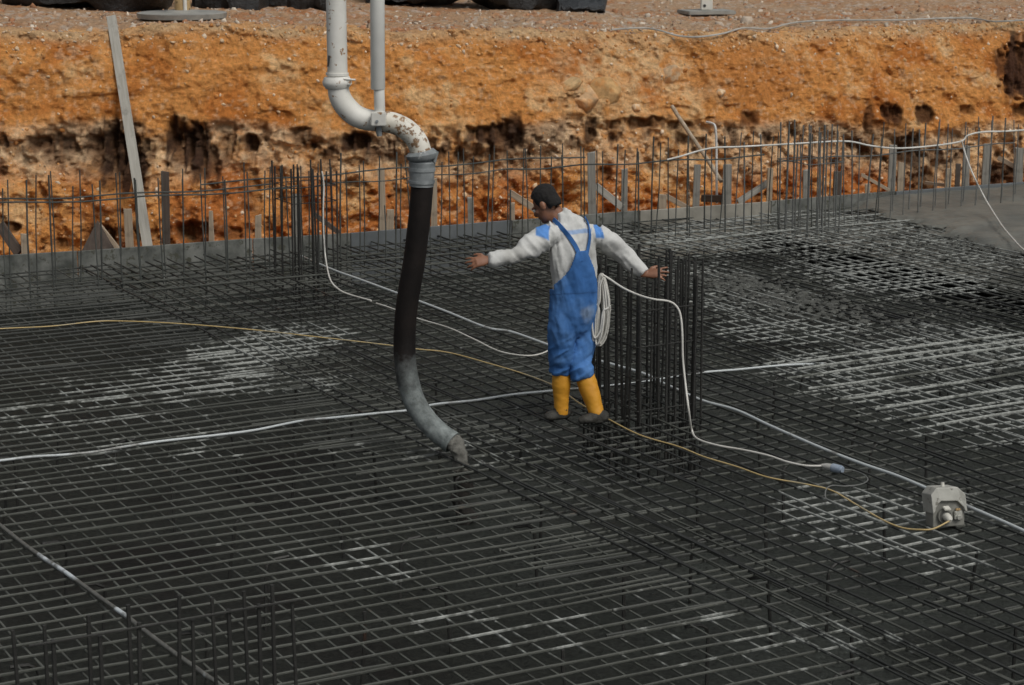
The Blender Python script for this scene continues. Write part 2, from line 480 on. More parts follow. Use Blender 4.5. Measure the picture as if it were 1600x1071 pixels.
big = fbm(V * np.array([0.8, .8, 0.9]), 4, 3)
mid = fbm(V * np.array([2.6, 2.6, 2.2]), 4, 21)
fin = fbm(V * 9.0, 4, 33)
vfin = fbm(V * 26.0, 3, 44)
rid = ridged(V * np.array([3.2, 3.2, 2.0]), 3, 51)
vert = fbm(V * np.array([5.5, 3.0, 0.9]), 3, 63)       # vertical digger-bucket furrows
strata_line = 198 + 26 * fbm(np.stack([px0 / 90, px0 * 0, px0 * 0], -1), 3, 71) + 14 * np.sin(px0 / 210.0) * 0.4
low = sstep(-10, 10, py0 - strata_line) * face
dsp = big * 0.15 + mid * 0.10 + fin * 0.055 + vfin * 0.02 + vert * 0.06 * (1 - low) + rid * 0.05 * low
dsp = dsp + low * (mid * 0.10 + fin * 0.07 - 0.03)
# hollows under the overhang: (px, py, rx, ry, depth)
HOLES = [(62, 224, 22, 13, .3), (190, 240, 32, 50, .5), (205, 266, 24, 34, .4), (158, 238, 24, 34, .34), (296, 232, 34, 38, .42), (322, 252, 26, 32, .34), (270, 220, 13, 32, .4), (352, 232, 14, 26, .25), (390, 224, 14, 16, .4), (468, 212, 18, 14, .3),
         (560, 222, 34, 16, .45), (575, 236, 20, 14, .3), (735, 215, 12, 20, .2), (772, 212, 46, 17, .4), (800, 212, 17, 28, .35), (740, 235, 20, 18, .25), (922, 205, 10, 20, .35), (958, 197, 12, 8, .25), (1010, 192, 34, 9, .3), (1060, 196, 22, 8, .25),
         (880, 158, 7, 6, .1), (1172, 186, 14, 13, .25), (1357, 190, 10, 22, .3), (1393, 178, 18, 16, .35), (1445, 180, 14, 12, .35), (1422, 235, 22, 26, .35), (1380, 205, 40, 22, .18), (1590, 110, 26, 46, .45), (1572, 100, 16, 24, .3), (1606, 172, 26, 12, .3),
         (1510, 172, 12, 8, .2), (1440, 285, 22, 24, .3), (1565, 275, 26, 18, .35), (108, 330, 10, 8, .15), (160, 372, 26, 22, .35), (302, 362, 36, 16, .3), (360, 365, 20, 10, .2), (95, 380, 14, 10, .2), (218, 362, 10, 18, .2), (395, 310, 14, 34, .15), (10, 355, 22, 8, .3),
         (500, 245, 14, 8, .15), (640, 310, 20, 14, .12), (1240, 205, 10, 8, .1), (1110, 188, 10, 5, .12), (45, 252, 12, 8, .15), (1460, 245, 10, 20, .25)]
hole = np.zeros(len(V)); stain_shade = np.zeros(len(V))
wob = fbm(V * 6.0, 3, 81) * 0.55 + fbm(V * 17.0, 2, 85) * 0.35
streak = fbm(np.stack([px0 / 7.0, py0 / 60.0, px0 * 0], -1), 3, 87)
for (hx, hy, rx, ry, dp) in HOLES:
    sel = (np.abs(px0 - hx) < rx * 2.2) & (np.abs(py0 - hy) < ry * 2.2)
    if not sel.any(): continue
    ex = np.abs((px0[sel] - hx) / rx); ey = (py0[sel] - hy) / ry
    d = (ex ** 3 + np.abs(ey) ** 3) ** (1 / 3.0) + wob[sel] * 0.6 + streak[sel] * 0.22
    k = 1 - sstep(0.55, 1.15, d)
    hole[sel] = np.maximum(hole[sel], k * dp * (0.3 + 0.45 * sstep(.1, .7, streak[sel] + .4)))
    stain_shade[sel] = np.maximum(stain_shade[sel], (1 - sstep(0.7, 1.35, d + 0.3 * streak[sel])) * min(1, dp * 2.6))
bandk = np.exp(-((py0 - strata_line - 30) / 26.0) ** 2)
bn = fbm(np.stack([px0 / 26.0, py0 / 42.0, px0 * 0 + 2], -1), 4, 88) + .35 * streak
stain_shade = np.maximum(stain_shade, bandk * sstep(.06, .30, bn) * .92); hole = np.maximum(hole, bandk * sstep(.12, .45, bn) * .11)
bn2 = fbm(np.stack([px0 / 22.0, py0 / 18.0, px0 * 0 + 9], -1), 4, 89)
stain_shade = np.maximum(stain_shade, low * sstep(.3, .5, bn2) * .55); hole = np.maximum(hole, low * sstep(.3, .5, bn2) * .06)
hole *= face * .75; stain_shade *= face
# ledges: embedded bulges with crisp edges
bul = vnoise(V * np.array([4.2, 4.2, 5.2]) + fin[:, None] * 0.3, 91)
dsp = dsp + sstep(0.25, 0.6, bul) * (0.03 + .05 * low) * face
rocky = np.exp(-(((px0 - 955) / 120) ** 2 + ((py0 - 130) / 62) ** 2))
dsp = dsp + rocky * (sstep(.0, .3, vnoise(V * 3.1 + mid[:, None] * .5, 93)) * .10 + sstep(.1, .4, bul) * .07)
overh = 0.07 * np.clip(0.35 + 1.5 * fbm(np.stack([px0 / 45, px0 * 0 + 3, px0 * 0], -1), 3, 77), 0, 1) * np.exp(-((py0 - strata_line + 8) / 8.0) ** 2) * face
dsp = dsp * face + overh - hole
up = sstep(1.0, 1.15, T)
gfade = 1 / (1 + np.clip(T - 3, 0, 50) * .15)
V[:, 1] -= dsp * 0.92
V[:, 2] += dsp * 0.12
lipn = fbm(V * np.array([1.6, 1.6, 1.6]), 4, 101)
V[:, 2] += (lipn * 0.07 * np.exp(-((T - 1.05) / 0.5) ** 2) + up * (fin * 0.035 + mid * 0.04 + vfin * 0.012) * gfade) * (T > 0.9)
V[:, 2] += np.where(T < 0.05, (mid * 0.08 + fin * .05), 0)
# colours
def C(*c): return np.array(c)[None, :]
def mixa(a, b, k): return a * (1 - k[:, None]) + b * k[:, None]
cz = 1.25 * fbm(V * np.array([0.7, .7, 1.1]), 4, 111); cm = fbm(V * np.array([2.4, 2.4, 2.4]), 4, 121); cf = fbm(V * 11, 3, 131)
col = np.repeat(C(0.61, 0.268, 0.076), len(V), 0)
col = mixa(col, C(0.47, 0.165, 0.036), sstep(-0.08, 0.42, cm + 0.5 * cz))
col = mixa(col, C(0.72, 0.45, 0.215), sstep(0.08, 0.5, -cm * 0.9 + 0.3 * cf - 0.1))
# pale marl stratum under the overhang
band = low * (1 - sstep(58, 96, py0 - strata_line + 26 * cz))
col = mixa(col, np.repeat(C(0.72, 0.50, 0.30), len(V), 0), np.clip(band * (0.7 + 0.8 * cf + .8 * cm), 0, 1))
col = mixa(col, np.repeat(C(0.30, 0.19, 0.11), len(V), 0), np.clip(band * sstep(0.05, 0.4, cm - 0.3 * cf) * .7, 0, 1))
deep = low * sstep(40, 96, py0 - strata_line + 26 * cz)
col = mixa(col, np.repeat(C(0.44, 0.145, 0.036), len(V), 0), np.clip(deep * sstep(-0.25, 0.25, cm) * .8, 0, 1))
pk = 1 - sstep(.45, 1.1, np.hypot((px0 - 955) / 135, (py0 - 125) / 78) + .45 * cm)
col = mixa(col, np.repeat(C(0.70, 0.47, 0.25), len(V), 0), np.clip(pk * (.55 + .9 * cf), 0, 1) * face)
pk2 = 1 - sstep(.5, 1.1, np.hypot((px0 - 1180) / 100, (py0 - 120) / 60) + .4 * cm); col = mixa(col, np.repeat(C(0.46, 0.175, 0.045), len(V), 0), pk2 * .6 * face)
# black-brown in the hollows: damp clay, with their deep shade painted in
col = mixa(col, mixa(np.repeat(C(0.04, 0.018, 0.011), len(V), 0), np.repeat(C(0.14, 0.065, 0.03), len(V), 0), sstep(-.1, .4, streak + .6 * cf)), np.clip(stain_shade * 0.95, 0, 1))
# reddish light soil at left middle
# pale chips
chip = sstep(0.42, 0.55, vnoise(V * 24.0, 141) + 0.25 * cz)
col = mixa(col, np.repeat(C(0.74, 0.55, 0.36), len(V), 0), chip * 0.32 * face * (1 - np.clip(stain_shade * 1.4, 0, 1)))
# dug lip: dusty tan
lipm = np.exp(-((py0 - np.interp(px0, lip_px[:, 0], lip_px[:, 1]) - 4) / 12.0) ** 2)
col = mixa(col, np.repeat(C(0.56, 0.37, 0.20), len(V), 0), np.clip(lipm * (0.75 + cm), 0, 1) * (T > 0.2))
# ground above: pinkish rubble
gcol = np.repeat(C(0.44, 0.275, 0.16), len(V), 0)
gcol = mixa(gcol, C(0.43, 0.2, 0.09), sstep(0.0, 0.45, cm + 0.25 * cf))
gcol = mixa(gcol, C(0.44, 0.30, 0.19), sstep(0.05, 0.4, -cz + 0.5 * cf))
gchip = sstep(0.3, 0.5, vnoise(V * np.array([16, 9, 16.0]), 151))
gcol = mixa(gcol, np.repeat(C(0.55, 0.5, 0.44), len(V), 0), gchip * 0.5)
col = mixa(col, gcol, sstep(1.1, 1.6, T + 0.4 * cm))
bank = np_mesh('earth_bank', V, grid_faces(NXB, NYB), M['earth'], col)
tag(bank, 'cut bank of orange clay with rubble ground above', 'ground', kind='structure')
BV = V.reshape(NYB, NXB, 3)

def bank_point(px, py):
    """front-most point of the bank as seen at a pixel of the photograph"""
    a, b = proj(V[:, 0], V[:, 1], V[:, 2])
    d = (a - px) ** 2 + (b - py) ** 2
    i = np.argsort(d)[:8]
    j = i[np.argmin(V[i, 1])]
    return Vector(V[j])

# stones lying on and stuck in the bank: nobody could count them
def icosa():
    p = (1 + 5 ** .5) / 2
    v = np.array([(-1, p, 0), (1, p, 0), (-1, -p, 0), (1, -p, 0), (0, -1, p), (0, 1, p), (0, -1, -p), (0, 1, -p), (p, 0, -1), (p, 0, 1), (-p, 0, -1), (-p, 0, 1)], float)
    v /= np.linalg.norm(v[0])
    f = np.array([(0, 11, 5), (0, 5, 1), (0, 1, 7), (0, 7, 10), (0, 10, 11), (1, 5, 9), (5, 11, 4), (11, 10, 2), (10, 7, 6), (7, 1, 8), (3, 9, 4), (3, 4, 2), (3, 2, 6), (3, 6, 8), (3, 8, 9), (4, 9, 5), (2, 4, 11), (6, 2, 10), (8, 6, 7), (9, 8, 1)])
    return v, f
IV, IF = icosa()
def pebbles(name, centers, sizes, cols, mat, label, cat):
    n = len(centers)
    q = RNG.normal(size=(n, 3, 3)); q, _ = np.linalg.qr(q)
    sc = RNG.uniform(0.4, 1.4, size=(n, 1, 3)) * sizes[:, None, None]
    jit = RNG.uniform(0.55, 1.25, size=(n, 12, 1))
    vv = (IV[None] * jit * sc) @ q + centers[:, None, :]
    ff = IF[None] + (np.arange(n) * 12)[:, None, None]
    cc = np.repeat(cols[:, None, :], 12, 1).reshape(-1, 3)
    o = np_mesh(name, vv.reshape(-1, 3), ff.reshape(-1, 3), mat, cc, smooth=False)
    return tag(o, label, cat, kind='stuff')
cand_face = np.where((T > 0.02) & (T < 1.0) & (stain_shade < 0.2))[0]
cand_top = np.where((T > 1.0) & (T < 11))[0]
wt = np.exp(-((T[cand_face] - 0.97) / 0.06) ** 2) * 4 + 0.3 + low[cand_face] * 0.9
pf = RNG.choice(cand_face, 6000, p=wt / wt.sum())
wtop = np.where(T[cand_top] < 1.6, 2.0, 1.0)
pt = RNG.choice(cand_top, 9500, p=wtop / wtop.sum())
pal = np.array([(0.68, 0.50, 0.32), (0.62, 0.37, 0.17), (0.58, 0.29, 0.11), (0.72, 0.58, 0.43), (0.52, 0.23, 0.07)])
pal2 = np.array([(0.55, 0.46, 0.37), (0.44, 0.33, 0.24), (0.42, 0.25, 0.15), (0.38, 0.19, 0.10), (0.62, 0.54, 0.44), (0.32, 0.22, 0.15)])
pebbles('bank_stones', V[pf], np.clip(RNG.gamma(1.6, 0.006, len(pf)) + 0.004, 0, .03), pal[RNG.integers(0, 5, len(pf))] * RNG.uniform(.75, 1.1, (len(pf), 1)), M['stone'], 'small pale stones stuck all over the orange bank', 'stones')
pebbles('gravel', V[pt], np.clip(RNG.gamma(1.2, 0.009, len(pt)) + 0.006, 0, .08), pal2[RNG.integers(0, 6, len(pt))] * RNG.uniform(.7, 1.1, (len(pt), 1)), M['stone'], 'loose rubble strewn over the ground above the bank', 'rubble')

def boulder(px, py, rx, ry, tilt, seed, colr, label, depth=0.6, push=0.0):
    c = bank_point(px, py)
    s = c.y / (F * 1.0) * 1.0
    ax, az = rx * s, ry * s
    mb = MB(); mb.ball((0, 0, 0), 1.0, 40, 28)
    vv = np.array(mb.v)
    n1 = fbm(vv * 1.3 + seed * 5.1, 3, seed); n2 = ridged(vv * 2.2 + seed, 2, seed + 5); n3 = fbm(vv * 6, 3, seed + 9)
    vv = vv * (1 + 0.22 * n1 + 0.07 * n2 + 0.045 * n3)[:, None]
    # a few flat broken faces
    for k in range(12):
        d = np.random.default_rng(seed * 10 + k).normal(size=3); d /= np.linalg.norm(d)
        h = vv @ d; lim = 0.66
        vv = vv - d[None] * np.clip(h - lim, 0, None)[:, None] * 0.85
    vv = vv * np.array([ax, max(ax, az) * depth, az])
    a = math.radians(tilt); R = np.array([[math.cos(a), 0, math.sin(a)], [0, 1, 0], [-math.sin(a), 0, math.cos(a)]])
    vv = vv @ R.T
    cc = np.array(colr)[None] * (1 + 0.5 * fbm(vv * 9 + seed, 4, seed + 3))[:, None]; cc = mixa(cc, np.repeat(C(.56, .26, .085), len(vv), 0), sstep(-.05, .3, fbm(vv * 14 + seed, 4, seed + 6)) * .75)
    me = np_mesh('boulder', vv, np.array([f if len(f) == 4 else (f[0], f[1], f[2], f[2]) for f in mb.f]) if False else np.zeros((0, 4), int), M['stone']) if False else None
    m2 = bpy.data.meshes.new('boulder'); m2.from_pydata([tuple(x) for x in vv], [], mb.f); m2.update()
    m2.polygons.foreach_set('use_smooth', [True] * len(m2.polygons))
    ca = m2.attributes.new('col', 'FLOAT_COLOR', 'POINT'); c4 = np.ones((len(vv), 4), np.float32); c4[:, :3] = cc; ca.data.foreach_set('color', c4.ravel())
    m2.materials.append(M['stone'])
    o = bpy.data.objects.new('boulder', m2); COL.objects.link(o)
    o.location = (c.x, c.y + 0.045 - push, c.z)
    tag(o, label, 'boulder', 'boulders stuck in the orange bank')
boulder(913, 160, 30, 25, -20, 3, (0.52, 0.34, 0.19), 'large rounded tan boulder bulging from the bank above the worker')
boulder(888, 136, 32, 11, -40, 4, (0.6, 0.42, 0.22), 'long pale slab of rock slanting beside the large rounded boulder', 0.5)
boulder(946, 140, 30, 28, 25, 5, (0.5, 0.31, 0.14), 'broad ochre boulder right of the large rounded tan boulder', 0.55)
boulder(1044, 120, 24, 18, -35, 6, (0.56, 0.4, 0.25), 'pale angular rock stuck in the bank above the leaning pole')
boulder(1125, 143, 9, 8, 0, 7, (0.62, 0.47, 0.31), 'small pale stone alone on the bank right of the leaning pole', 0.7, 0.05)
boulder(992, 168, 12, 9, 40, 8, (0.58, 0.43, 0.28), 'small chunk of pale rock left of the leaning pole top', 0.7, 0.04)

# ------------------------------------------------------------------ floor of the pit
nx, ny = 420, 420
gx, gy = np.meshgrid(np.linspace(-13, 15, nx), np.linspace(-2, 28, ny))
keep_y = np.minimum(gy, y_form(gx) - 0.02)
fv = np.stack([gx, keep_y, np.full_like(gx, FLOOR_Z)], -1).reshape(-1, 3)
fv[:, 2] += fbm(fv * np.array([1.1, 1.1, 1]), 4, 201) * 0.05 + fbm(fv * 5.5, 3, 211) * 0.022 + fbm(fv * 14, 2, 215) * 0.012
fu = fv[:, 0] * CA + fv[:, 1] * SA
fk = sstep(5.2, 6.8, fu + 1.0 * fbm(fv * .5, 3, 221)) * (1 - .2 * sstep(13, 17, fv[:, 1]))
fcol = mixa(np.repeat(C(0.031, 0.0335, 0.028), len(fv), 0), np.repeat(C(0.06, 0.067, 0.059), len(fv), 0), fk)
fcol = mixa(fcol, np.repeat(C(0.016, 0.014, 0.012), len(fv), 0), sstep(.05, .4, fbm(fv * np.array([1.3, 1.3, 1]), 4, 225)) * (.85 - .5 * fk))
fcol = mixa(fcol, np.repeat(C(0.08, 0.087, 0.08), len(fv), 0), sstep(.15, .5, fbm(fv * np.array([.9, .9, 1]) + 7, 4, 229)) * .6 * fk)
fl = np_mesh('concrete_floor', fv, grid_faces(nx, ny), M['floor'], fcol)
tag(fl, kind='structure')

# ------------------------------------------------------------------ steel mats
def wavy_bar(u0, v0, u1, v1, z, r, seg=6, step=0.14, wob=0.008, zw=0.005):
    L = math.hypot(u1 - u0, v1 - v0); n = max(2, int(L / step))
    ph = random.uniform(0, 6.3); ph2 = random.uniform(0, 6.3); f1 = random.uniform(1.2, 2.6)
    pts = []
    dx, dy = (u1 - u0) / L, (v1 - v0) / L
    for i in range(n + 1):
        t = i / n; d = t * L
        o = wob * math.sin(f1 * d + ph) + wob * 0.5 * math.sin(2.7 * f1 * d + ph2)
        pts.append(uv2w(u0 + (u1 - u0) * t - dy * o, v0 + (v1 - v0) * t + dx * o, z + zw * math.sin(1.9 * d + ph2)))
    pa = np.array([tuple(p) for p in pts]); nz = fbm(pa * 3.1 + r * 1000, 3, 233); nz2 = sstep(.18, .5, fbm(pa * 1.4 + 3, 3, 237))
    rr = [r * (1 + .14 * a + .3 * b) for a, b in zip(nz, nz2 * (0.4 + nz))]
    mb = MB(); mb.tube(pts, rr, seg)
    return mb

UB = 5.98                        # the lap line between the two mats
def v_edge(u): return 19.88 - 0.06 * (u - 5.3)
def cement_crust(mb):
    """thicken bars a little by caked cement"""
    return mb

def make_mat(name, label, bars, supports, limit=98):
    root = empty(name, uv2w(*bars[0][0:2], 0.0) * 0 + Vector((0, 0, 0)))
    tag(root, label, 'rebar mat', 'rebar mats of the slab')
    # rank bars by how near and visible they are
    def near(b):
        pts = [uv2w(b[0] + (b[2] - b[0]) * k / 8, b[1] + (b[3] - b[1]) * k / 8) for k in range(9)]
        s = 0
        for p in pts:
            if p.y < 7: continue
            x, y = proj(p.x, p.y, 0)
            if -20 < x < 1620 and y < 1090: s += 1 / p.y ** 2
        return -s * math.hypot(b[2] - b[0], b[3] - b[1])
    bars = sorted(bars, key=near)
    rest = {}
    for i, b in enumerate(bars):
        mb = wavy_bar(*b[:4], b[4], b[5])
        if i < limit: mb.build('rebar', b[6], root)
        else:
            r = rest.setdefault(b[6].name, (MB(), b[6])); r[0].add(mb.v, mb.f)
    for r, m in rest.values():
        o = r.build('rebar_layer', m, root); o['kind'] = 'stuff'
    for mb in supports: mb.build('support_bar', M['bar_cage'], root)
    return root

def support(u, v, hook=None):
    mb = MB(); hook = hook if hook is not None else random.random() < 0.6
    du, dv = random.uniform(-.05, .05), random.uniform(-.05, .05)
    pts = [uv2w(u + du, v + dv, FLOOR_Z - 0.04), uv2w(u, v, -0.10)]
    if hook:
        s = random.choice((-1, 1))
        pts += [uv2w(u + .01 * s, v, -0.06), uv2w(u + .05 * s, v, -0.035), uv2w(u + .14 * s, v, -0.03)]
    else: pts += [uv2w(u, v, 0.0)]
    mb.tube(pts, 0.0098, 6); return mb

left, right = [], []
v = 6.7
while v < 19.75:                                     # long bars of the left mat, lying on top
    if v < 18.9 or random.random() < 0.8:
        u_end = UB + random.uniform(-0.05, 0.32) + (0.5 if random.random() < 0.25 else 0)
        if v < 8.3: u_end += 1.9 - 0.1 * (v - 6.7)
        a = random.uniform(-0.010, 0.010)
        left.append((-1.2, v + a * 3, u_end, v - a * 3, 0.0, random.uniform(0.0068, 0.0082), M['bar_top'] if v < 15.5 else M['bar_mid']))
        if random.random() < 0.10:
            us = random.uniform(0.5, 3.5); left.append((us, v + 0.03, us + 2.2, v + 0.027, 0.0, 0.0082, M['bar_top']))
    v += random.choice((0.14, 0.155, 0.16, 0.175)) * random.uniform(0.9, 1.1)
u = -1.0
while u < UB + 0.6:                                 # cross bars under them
    left.append((u + random.uniform(-.03, .03), 6.4, u + random.uniform(-.03, .03), v_edge(u) + random.uniform(-.3, .03), -0.0172, random.uniform(0.0060, 0.0072), M['bar_dusty'] if random.random() < .75 else M['bar_top']))
    u += random.choice((0.125, 0.13, 0.14)) * random.uniform(0.92, 1.08)
v = 5.6
while v < 19.5:                                     # bars of the right mat below the long ones
    us = UB - random.uniform(0.1, 0.9) if v > 8.4 else UB + 1.0
    right.append((us, v, 20.5, v + random.uniform(-.04, .04), -0.004 if random.random() < .7 else -0.02, random.uniform(0.0074, 0.0088), M['bar_mid'] if random.random() < .5 else M['bar_top']))
    v += random.choice((0.15, 0.16, 0.17)) * random.uniform(0.9, 1.1)
u = UB - 0.02
while u < 20.2:                                     # long bars on top
    a = random.uniform(-0.02, 0.02)
    m = M['bar_dark'] if random.random() < 0.75 else M['bar_top']
    far = v_edge(u) + random.uniform(-.4, .03)
    right.append((u + a, 5.4 if u > 7 else 7.0, u - a, far, 0.0125, random.uniform(0.0072, 0.0088), m))
    if random.random() < 0.30:                      # lapped pairs
        v0 = random.uniform(6, 13)
        right.append((u + 0.028 + a, v0, u + 0.026 - a, v0 + random.uniform(2, 6), 0.0125, 0.0078, m))
    u += random.choice((0.12, 0.13, 0.14, 0.155)) * random.uniform(0.88, 1.1)
# far long bars laid across the ends
for vv in (18.1, 18.55, 18.9): right.append((6.0, vv, 15.2, vv - .05, 0.03, 0.008, M['bar_top']))
for (qx, qy) in ((1215, 571), (1245, 577), (1228, 590), (1262, 607), (1312, 624), (1366, 640), (1411, 657), (1463, 664)):
    uu, vv = w2uv(P(qx, qy, .03)); right.append((uu, vv, 15.8, vv + random.uniform(-.03, .03), 0.03, 0.0095, M['bar_dusty']))
supL = [support(a + random.uniform(-.15, .15), b + random.uniform(-.15, .15)) for a in np.arange(2.6, 6.0, 0.8) for b in np.arange(7.6, 15, 0.95)]
supR = [support(a + random.uniform(-.2, .2), b + random.uniform(-.2, .2)) for a in np.arange(6.3, 12.5, 0.75) for b in np.arange(6.8, 14.5, 1.0)]
make_mat('rebar_mat', 'left steel rebar mat whose topmost bars run sideways, below the hanging hose', left, supL)
make_mat('rebar_mat', 'right steel rebar mat whose topmost bars run away toward the bank, under the worker', right, supR)

# muddy concrete lumps caked on the right mat
def lumps(name, spots, mat, label, cat):
    mb_v, mb_f, n0 = [], [], 0
    base = MB(); base.ball((0, 0, 0), 1, 9, 6); bv = np.array(base.v); bf = base.f
    for (px, py, spread, n, s0) in spots:
        c = P(px, py, 0.0)
        for k in range(n):
            u_, v_ = RNG.normal(0, spread), RNG.normal(0, spread * 0.5)
            s = s0 * RNG.uniform(0.5, 1.4)
            w = bv * np.array([s * 1.5, s * 1.3, s * 0.6]) * (1 + 0.9 * fbm(bv * 1.9 + k * 3.1 + px, 3, k))[:, None]
            o = uv2w(*(np.array(w2uv(c)) + np.array([-v_, u_])), 0.012)
            mb_v.extend((w + np.array(o)).tolist()); mb_f.extend([tuple(i + n0 for i in f) for f in bf]); n0 += len(bv)
    m = MB(); m.v = mb_v; m.f = mb_f
    return tag(m.build(name, mat), label, cat, kind='stuff')
lumps('concrete_clods', [(1180, 455, .55, 190, .021), (1250, 475, .5, 170, .021), (1130, 440, .4, 90, .019), (1330, 500, .4, 50, .018), (1560, 400, .6, 110, .02), (1500, 380, .5, 80, .02), (1370, 385, .5, 60, .018), (1400, 545, .35, 34, .019), (1540, 562, .25, 20, .02), (1470, 530, .4, 40, .016), (1430, 480, .6, 60, .016)],
      M['clod'], 'grey clods of concrete caked on the steel bars', 'concrete')

# fresh concrete spreading from the right edge
poly = [P(1392, 346, 0.03), P(1440, 342, .05), P(1500, 337, .06), P(1600, 330, .06), P(1860, 310, .06), P(1860, 440, .02), P(1720, 425, .02), P(1600, 400, .02), P(1540, 385, .02), P(1470, 366, .02), P(1420, 354, .02)]
cx_, cy_ = w2uv(P(1395, 346, 0))
u0g, u1g, v0g, v1g = 13.6, 19.6, 14.4, 19.34
gu, gv = np.meshgrid(np.linspace(u0g, u1g, 260), np.linspace(v0g, v1g, 240))
edge_pts = [w2uv(P(a, b, 0)) for a, b in [(1392, 347), (1430, 356), (1480, 368), (1540, 383), (1600, 399), (1720, 430), (1860, 470)]]
eu = np.array([e[0] for e in edge_pts]); ev = np.array([e[1] for e in edge_pts])
order = np.argsort(eu)
W = np.stack([gu * CA - gv * SA, gu * SA + gv * CA, gu * 0], -1).reshape(-1, 3)
pxg, pyg = proj(W[:, 0], W[:, 1], W[:, 2])
edge_y = np.interp(pxg, [1300, 1360, 1385, 1430, 1480, 1540, 1600, 1720, 1860], [322, 338, 349, 361, 374, 391, 408, 440, 478])
inside = (edge_y - pyg) + 7 * fbm(W * 3.0, 4, 301) + 3 * fbm(W * 9, 2, 305)
hgt = -0.14 + 0.19 * sstep(-8, 14, inside) + 0.03 * sstep(10, 60, inside)
hgt = hgt + fbm(W * 2.0, 4, 311) * 0.03 + fbm(W * 8.0, 3, 315) * 0.012 * (1 - sstep(20, 50, inside) * 0.7)
W[:, 2] = hgt
pr = np_mesh('wet_concrete', W, grid_faces(260, 240), M['pour'])
tag(pr, 'smooth wet concrete already poured at the right corner', 'concrete', kind='structure')

# ------------------------------------------------------------------ formwork boards along the far edge
board_cuts = [(-260, 'board'), (121, 'board'), (395, 'board'), (548, 'board_slate'), (800, 'board'), (1000, 'board_tan'), (1205, 'board'), (1400, 'board_slate'), (1860, None)]
labels_b = ['mottled grey formwork board at the left edge below the dark brace', 'mossy grey formwork board at the foot of the long leaning plank', 'pale stained formwork board behind the left column cage',
            'slate grey formwork board behind the hanging hose', 'dusty grey formwork board behind the worker', 'tan formwork board between the worker and the leaning pole', 'light grey formwork board behind the right column cage',
            'smooth slate formwork board beside the fresh concrete']
for (c0, mk), (c1, _), lab in zip(board_cuts, board_cuts[1:], labels_b):
    pxs = [c0 + .7] + [x for x, _ in form_px if c0 + 10 < x < c1 - 10] + [c1 - .7]
    pts = [P(x, float(np.interp(x, [a for a, _ in form_px], [b for _, b in form_px])), 0.12) for x in pxs]
    mb = MB(); th = 0.028
    n = len(pts); vs = []
    zt_ = 0.12 + random.uniform(-.012, .012)
    for i, p in enumerate(pts):
        t = (pts[min(i + 1, n - 1)] - pts[max(i - 1, 0)]).normalized(); nn = Vector((-t.y, t.x, 0))
        for (o, z) in ((0, -0.5), (0, zt_ - .004), (.004, zt_), (th - .004, zt_), (th, zt_ - .004), (th, -0.5)):
            q = p + nn * o; vs.append((q.x, q.y, z))
    fs = []
    for i in range(n - 1):
        for k in range(6):
            k2 = (k + 1) % 6; fs.append((i * 6 + k, (i + 1) * 6 + k, (i + 1) * 6 + k2, i * 6 + k2))
    fs.append(tuple(range(6))); fs.append(tuple(reversed(range((n - 1) * 6, n * 6))))
    mb.add(vs, fs)
    o = mb.build('formwork_board', M[mk], origin=pts[0], smooth=False)
    tag(o, lab, 'formwork board', 'formwork boards along the far edge of the slab')

def beam(a, b, w, t, name, mat, label, cat, group=None, front=(0, -1, 0), taper=1.0):
    """sawn timber from a to b, long axis in local z"""
    a = Vector(a); b = Vector(b); d = b - a; L = d.length; zax = d.normalized()
    fr = Vector(front); yax = (fr - zax * fr.dot(zax)).normalized(); xax = yax.cross(zax)
    rot = Matrix((xax, yax, zax)).transposed()
    import bmesh
    bm = bmesh.new(); bmesh.ops.create_cube(bm, size=1.0)
    for v in bm.verts:
        k = taper if v.co.z > 0 else 1.0
        v.co = Vector((v.co.x * w * k, v.co.y * t, (v.co.z + 0.5) * L + random.uniform(-.012, .012)))
    bmesh.ops.bevel(bm, geom=list(bm.edges), offset=min(w, t) * 0.07, segments=1, affect='EDGES')
    me = bpy.data.meshes.new(name); bm.to_mesh(me); bm.free(); me.materials.append(M[mat])
    o = bpy.data.objects.new(name, me); COL.objects.link(o)
    o.matrix_world = Matrix.Translation(a) @ rot.to_4x4()
    return tag(o, label, cat, group)

